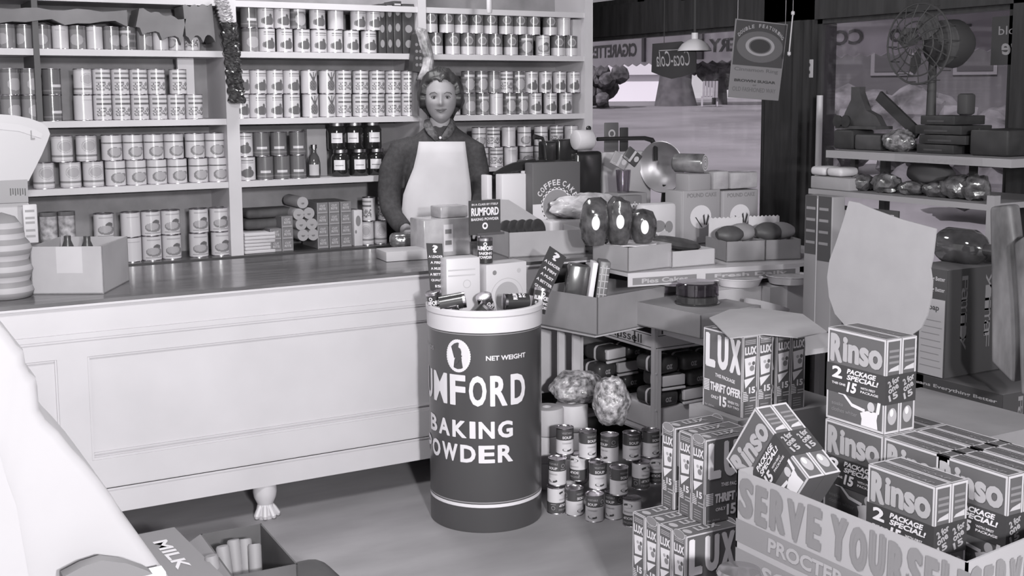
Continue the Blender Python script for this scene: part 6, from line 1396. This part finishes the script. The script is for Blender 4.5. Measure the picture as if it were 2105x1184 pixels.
def stock(name, label, cat, px0, px1, z, h, dx=.12, dep=.14, mt=DK, rz=0., r=.01, grp=None, fn=None):
    a = onr(px0, z, dx); b_ = onr(px1, z, dx); w_ = a.y-b_.y
    m = MB(); m.rbox(0, dep, 0, w_, 0, h, r, seg=2)
    if fn: fn(m, Fr((0, w_, 0), (0, -1, 0), (0, 0, 1)), w_, h)
    return tag(m.build(name, mt, loc=(a.x, b_.y, a.z), rz=rz), label, cat, grp)
stock('dark_box', 'dark box at the left end of the top window shelf', 'box', 1712, 1752, zA_, .075, .1, .12, [DK])
stock('toy_box', 'dark lumpy packet on the top window shelf, second from left', 'box', 1755, 1810, zA_, .06, .1, .12, [DK2])
crinkle('sweet_bag', onr(1850, zA_, .12), (.05, .07, .045), mat('dark_sweets', .02, .25, g2=.2, ns=45, spec=.8), 'bag of glinting dark sweets in the middle of the top window shelf', 'bag', 6, .15, 4)
for i, (x0, x1, y_) in enumerate(((1884, 1960, 0), (1888, 1985, .034), (1880, 1975, .068), (1890, 1960, .102))): stock('dark_carton', 'flat dark carton in the pile on the top window shelf, %s from the bottom' % ORD[i], 'carton', x0, x1, zA_+y_, .032, .1, .16, [DK, DK2], 0, .003, 'flat dark cartons on the top window shelf', lambda m, F, w, h: m.quad(F, w*.2, h*.3, w*.7, h*.5, 1))
stock('dark_box', 'long dark box at the right end of the top window shelf', 'box', 1992, 2072, zA_, .09, .1, .2, [DK])
stock('tall_box', 'tall narrow dark box rising above the carton pile at the window', 'box', 1962, 1984, zA_+.136, .075, .16, .05, [INKM])
# toy scales on the shelf
a = onr(1735, zA_+.077, .13); t = thing('toy_scale', 'dark small weighing scale with two round dials at the left of the top shelf', 'scale', a)
m = MB(); m.box(0, .09, -.16, .05, 0, .012); m.slab(Fr((.03, 0, .012), (0, -1, 0), (0, 0, 1)), [(-.05, 0), (.16, 0), (.13, .04), (.08, .06), (.045, .13), (.045, .15), (.0, .15), (-.0, .1), (-.03, .05)], .03); m.build('body', DK2, t)
for y in (.03, -.012): m = MB(); m.lathe([(0, 0), (.022, 0), (.024, .01), (0, .012)], 20, 0, Matrix.Translation((.0, y, .03)) @ Matrix.Rotation(-pi/2, 4, 'Y')); m.build('dial', DK, t)
a = onr(1845, zA_+.09, .14); m = MB(); m.box(-.006, .006, -.12, .12, -.02, .02); o = m.build('dark_board', DK, loc=(a.x, a.y, a.z+.045)); o.rotation_euler.x = .62; tag(o, 'dark flat board slanting across the window above the top shelf', 'board')
# electric fan
a = onr(1975, zA_+.136, .2); pf = P(1888, 90, X=XR+.22)
t = thing('electric_fan', 'black wire-caged electric fan before the right window', 'fan', (XR+.22, pf.y, pf.z))
R_ = .148; WIRE = INKM
for k, rr in enumerate((1, .8, .55, .3)):
    m = MB(); n = 32; off = -.035*(1-rr)
    ring = [(off-.0, R_*rr*cos(2*pi*i/n), R_*rr*sin(2*pi*i/n)) for i in range(n+1)]; m.tube(ring, .0028 if k else .004, 6); m.build('cage_ring', WIRE, t)
for k in range(16):
    a_ = 2*pi*k/16; m = MB(); m.tube([(-.035, .02*cos(a_), .02*sin(a_)), (-.02, R_*.6*cos(a_+.2), R_*.6*sin(a_+.2)), (0, R_*cos(a_+.35), R_*sin(a_+.35)), (.05, R_*cos(a_+.35), R_*sin(a_+.35))], .002, 5); m.build('cage_wire', WIRE, t)
for k in range(4): m = MB(); a_ = k*pi/2+.4; e1 = Vector((0, cos(a_), sin(a_))); e2 = Vector((.45, -sin(a_), cos(a_))); m.slab(Fr((.02, 0, 0), e1, e2), [(.02, -.01), (.06, -.045), (.11, -.03), (.115, .02), (.07, .04), (.02, .012)], .002); m.build('blade', DK2, t)
m = MB(); m.lathe([(0, -.01), (.03, 0), (.085, .03), (.09, .1), (.06, .15), (0, .16)], 24, 0, Matrix.Translation((.03, -.05, 0)) @ Matrix.Rotation(pi/2, 4, 'Y')); m.build('motor', INKM, t)
MB().tube([(.08, 0, -.02), (.08, .0, zA_-pf.z+.01)], [.014, .02], 12).lathe([(0, zA_-pf.z+.0005), (.07, zA_-pf.z+.0005), (.06, zA_-pf.z+.02), (0, zA_-pf.z+.025)], 24, 0, Matrix.Translation((.08, 0, 0))).build('stand', INKM, t)
# mirrored dark window sign at the far right
a = P(2040, 35, X=XW+.02); b_ = P(2110, 132, X=XW+.02)
t = thing('window_sign', 'dark square sign with faint mirrored lettering at the top right of the window', 'sign', (XW+.02, a.y, b_.z)); m = MB(); F = Fr((0, 0, 0), (0, -1, 0), (0, 0, 1)); w_ = a.y-b_.y; h_ = a.z-b_.z
m.slab(F, [(0, 0), (w_+.1, 0), (w_+.1, h_), (0, h_)], .01, 0); m.text(F, 'Ice', w_*.95, h_*.2, w_*.3, h_*.55, 1, bold=.02, shear=.2); m.text(F, 'Cold', w_*.95, h_*.62, w_*.2, h_*.8, 1, bold=.0); m.build('board', [INKM, MP], t, flat=True)
# second shelf stock
for i, (px, lb) in enumerate(((1682, 'pale sliced loaf at the left end of the second window shelf'), (1716, 'pale sliced loaf, right one of two on the second window shelf'))):
    a = onr(px, zB_+.05, .03); m = MB(); m.rbox(0, .1, -.035, .045, 0, .035, .015, seg=3); tag(m.build('pale_loaf', LITE, loc=a), lb, 'bread', 'pale loaves on the second window shelf')
stock('grey_tray', 'grey tray under the pale loaves on the second window shelf', 'tray', 1668, 1748, zB_, .048, .02, .14, [CARDD], 0, .004)
sb = mat('foil_sweets', .02, .25, g2=.12, ns=30, spec=.8, bump=.5)
for i, (px, rx, ry, rz_) in enumerate(((1775, .05, .055, .035), (1825, .05, .06, .04), (1880, .05, .06, .028), (1935, .05, .06, .03), (1975, .06, .07, .045), (2010, .05, .05, .05))): crinkle('sweet_bag', onr(px, zB_, .1), (rx, ry, rz_), sb, 'dark foil bag of sweets on the second window shelf, %s from left' % ORD[i], 'bag', 10+i, .16, 3)['group'] = 'foil bags on the second window shelf'
crinkle('round_sack', onr(1915, zB_+.03, .25), (.06, .1, .05), mat('grey_sack', .11, .7), 'plump grey sack against the window behind the foil bags', 'sack', 31, .06)
# lower shelf: jug, and cartons
stock('framed_card', 'framed pale printed card under the second window shelf', 'card', 1712, 1850, .745, zB_-.8, .012, .012, [INKM, CARDL, MP], 0, .002, None, lambda m, F, w, h: (m.quad(F, w*.05, h*.04, w*.95, h*.96, 1), m.text(F, 'Delicious', w*.3, h*.8, w*.9, h*.9, 2, 2, bold=.0, shear=.2), m.text(F, 'cakes and pies', w*.3, h*.68, w*.9, h*.76, 2, 2, bold=.0)))
def fam(m, F, w, h):
    m.quad(F, w*.03, h*.56, w*.44, h, 1); m.quad(F, w*.5, h*.52, w*.97, h, 1)
    for k in range(4):
        for s_ in (.07, .54): m.quad(F, w*s_, h*(.64+k*.085), w*(s_+.33), h*(.66+k*.085), 2, 2)
    m.quad(F, w*.45, 0, w*.49, h*.98, 3, 2)
YF = P(1655, 398, X=3.2).y
a = P(1655, 400, X=3.22); b_ = P(1712, 402, X=3.22); zbt = .66; m = MB(); wv = a.y-b_.y; m.rbox(0, .065, 0, wv, 0, a.z-zbt, .004); fam(m, Fr((0, wv, 0), (0, -1, 0), (0, 0, 1)), wv, a.z-zbt)
tag(m.build('tall_carton', [mat('tall_card', .22, .6), INK, MP, LITE], loc=(3.22, b_.y, zbt)), 'tall grey carton with dark printed top, left of the blank card', 'carton')
# big cartons stacked at the right
XC_ = 3.0
def bigc(name, label, pl, pc_, pr_, z, h, mats, fn, fn2=None):
    a, c_, b_ = P(*pl, Z=z), P(*pc_, Z=z), P(*pr_, Z=z); wy = (a-c_).length; wx = min(.28, (b_-c_).length)
    m = MB(); m.rbox(0, wx, 0, wy, 0, h, .004); fn(m, Fr((0, wy, 0), (0, -1, 0), (0, 0, 1)), wy, h)
    if fn2: fn2(m, Fr((0, 0, 0), (1, 0, 0), (0, 0, 1)), wx, h)
    return tag(m.build(name, mats, loc=(c_.x, c_.y, z)), label, 'carton')
def side(s_):
    def f(m, F, w, h): m.quad(F, 0, 0, w, h, 1, 1); m.text(F, s_, w*.62, h*.1, w*.9, h*.9, 4, 2) if 0 else [m.text(F, ch, w*.2, h*(.82-.11*i), w*.38, h*(.9-.11*i), 4, 2, bold=.0, rot=-pi/2) for i, ch in enumerate(s_[:8])]+[m.text(F, ch, w*.6, h*(.82-.11*i), w*.78, h*(.9-.11*i), 4, 2, bold=.0, rot=-pi/2) for i, ch in enumerate(s_[::-1][:8])]
    return f
def face(title):
    def f(m, F, w, h):
        m.quad(F, 0, 0, w, h, 1, 1); m.quad(F, w*.36, 0, w*.97, h*.72, 3, 2)
        for k in (.78, .88): m.text(F, 'Cleans Everything Better', w*.05, h*k, w*.95, h*(k+.05), 3, 2, bold=.02)
        m.text(F, title, w*.5, h*.6, w*.83, h*.67, 1, 3, bold=.02)
        for k in range(8): m.quad(F, w*(.4+.02*(k % 2)), h*(.08+.062*k), w*(.92-.03*(k % 3)), h*(.087+.062*k), 4, 3)
        for k in range(8): m.quad(F, w*.04, h*(.06+.08*k), w*.32, h*(.1+.08*k), 4, 2)
    return f
CM2 = [mat('big_carton', .12, .6), mat('big_carton_dark', .055, .5), MID, mat('big_carton_pale', .36, .6), MP]
zc1 = .655
k1 = bigc('big_carton', 'big dark carton lettered on the side, standing behind the blank grey card', (1830, 770), (1940, 778), (2020, 745), zc1, P(1950, 575, Y=2.5).z-zc1 if 0 else .345, CM2, face('Soap'), side('Family'))
c_ = P(2068, 800, Z=zc1-.004); 
k2 = bigc('big_carton', 'big carton with large pale printed panel at the right edge, lower one', (1905, 772), (2062, 812), (2160, 780), .37, .28, CM2, face('Chipso'), side('Family'))
# place lower carton by its top corner
tcor = P(2062, 812, Z=.65); lcor = P(1905, 772, Z=.65); k2.location = (tcor.x, tcor.y, .37)
wy_ = (lcor-tcor).length
k3 = k2.copy(); sc.collection.objects.link(k3); k3.location = (tcor.x, tcor.y+wy_+.01, .37); tag(k3, 'big carton half hidden between the topmost soap pair and the panelled carton', 'carton')
tag(MB().box(tcor.x-.02, tcor.x+.3, tcor.y-.02, tcor.y+.7, 0, .368).build('stack_base', CARDD), 'closed brown carton on the floor under the big printed cartons', 'carton')
# blank cut-out card
XK = 2.62; pts = [(1745, 413), (1765, 417), (1800, 432), (1850, 450), (1924, 470), (1917, 530), (1912, 552), (1916, 580), (1914, 612), (1905, 650), (1893, 675), (1872, 690), (1850, 688), (1800, 680), (1735, 667), (1716, 645), (1704, 610), (1700, 570), (1705, 535), (1718, 500), (1733, 455)]
q = [P(x, y, X=XK) for x, y in pts]; o0 = q[14]; F = Fr((0, 0, 0), (0, -1, 0), (0, 0, 1)); m = MB(); m.slab(F, [(o0.y-p.y, p.z-o0.z) for p in q], .005)
t = thing('blank_card', 'large blank pale grey cut-out card standing behind the topmost soap pair', 'card', (XK, o0.y, o0.z)); m.build('card', mat('blank_card', .29, .8, noise=.04, ns=12), t, flat=True)
MB().box(.006, .012, -.14, -.12, -(o0.z-.66), .1).build('card_prop', CARDD, t)
tag(MB().box(2.55, 2.85, 2.0, 2.46, 0, .658).build('stack_base', CARDD), 'closed brown carton behind the topmost soap pair, carrying the blank card', 'carton')
# tall clear bags at the right edge
CLR = mat('clear_film', .06, .55, g2=.22, ns=9, spec=.4, stretch=(1, 1, .4), bump=.3)
for i, (pp_, lb) in enumerate(((((2032, 425), (2075, 420), (2092, 560), (2096, 700), (2080, 790), (2035, 745), (2035, 600)), 'tall crinkled clear-film bag at the right edge beside the big cartons'), (((2080, 500), (2110, 480), (2125, 600), (2125, 800), (2095, 815), (2090, 640)), 'second tall film bag cut by the right edge of the picture'))):
    Xk = 2.86-.03*i; q = [P(x, y, X=Xk) for x, y in pp_]; o0 = min(q, key=lambda p: p.z); F = Fr((0, 0, 0), (0, -1, 0), (0, 0, 1)); m = MB(); m.slab(F, [(o0.y-p.y, p.z-o0.z) for p in q], .05); bm = bmesh.new(); vs = [bm.verts.new(v) for v in m.v]; [bm.faces.new([vs[k] for k in f]) for f in m.f]; bmesh.ops.recalc_face_normals(bm, faces=bm.faces); bmesh.ops.bevel(bm, geom=bm.edges[:], offset=.012, segments=3, profile=.5, affect='EDGES'); bm.verts.index_update(); m = MB(); m.add([v.co.copy() for v in bm.verts], [tuple(v.index for v in f.verts) for f in bm.faces]); bm.free()
    tag(m.build('film_bag', CLR, loc=(Xk, o0.y, o0.z)), lb, 'bag', 'tall film bags at the right edge')
# jug lying on the lower shelf
a = P(1960, 500, X=3.25); t = thing('glass_jug', 'dark bottle with bright glass neck lying above the big carton', 'bottle', (3.2, a.y, a.z))
m = MB(); m.lathe([(0, 0), (.05, 0), (.06, .02), (.06, .12), (.045, .15), (.02, .17), (.02, .24), (0, .24)], 28, 0, Matrix.Rotation(pi/2, 4, 'X') @ Matrix.Rotation(0, 4, 'Y')); m.v = [(x, -y-.12 if 0 else y*1-.0, z) for x, y, z in m.v]; m.build('bottle_body', mat('dark_glass', .03, .08, g2=.1, spec=.9), t)
m = MB(); m.lathe([(.012, .238), (.03, .238), (.03, .25), (.012, .25)], 24, 0, Matrix.Rotation(pi/2, 4, 'X')); m.build('neck_ring', DTIN, t)
# jar lid in the very foreground
a = P(1520, 1178, X=1.82); t = thing('glass_jar', 'round glass jar top with a bright glint at the bottom edge before the lettered bin', 'jar', (1.82, a.y, 0))
m = MB(); m.lathe([(0, a.z-.02), (.03, a.z-.02), (.05, a.z-.01), (.055, a.z+.0), (.05, a.z+.01), (.0, a.z+.014)], 32); m.build('lid', mat('jar_lid', .3, .12, metal=.7), t)
m = MB(); m.lathe([(0, 0), (.055, 0), (.06, .01), (.06, a.z-.05), (.05, a.z-.022), (0, a.z-.022)], 32); m.build('glass_body', glassy('jar_glass', .7, .1), t)
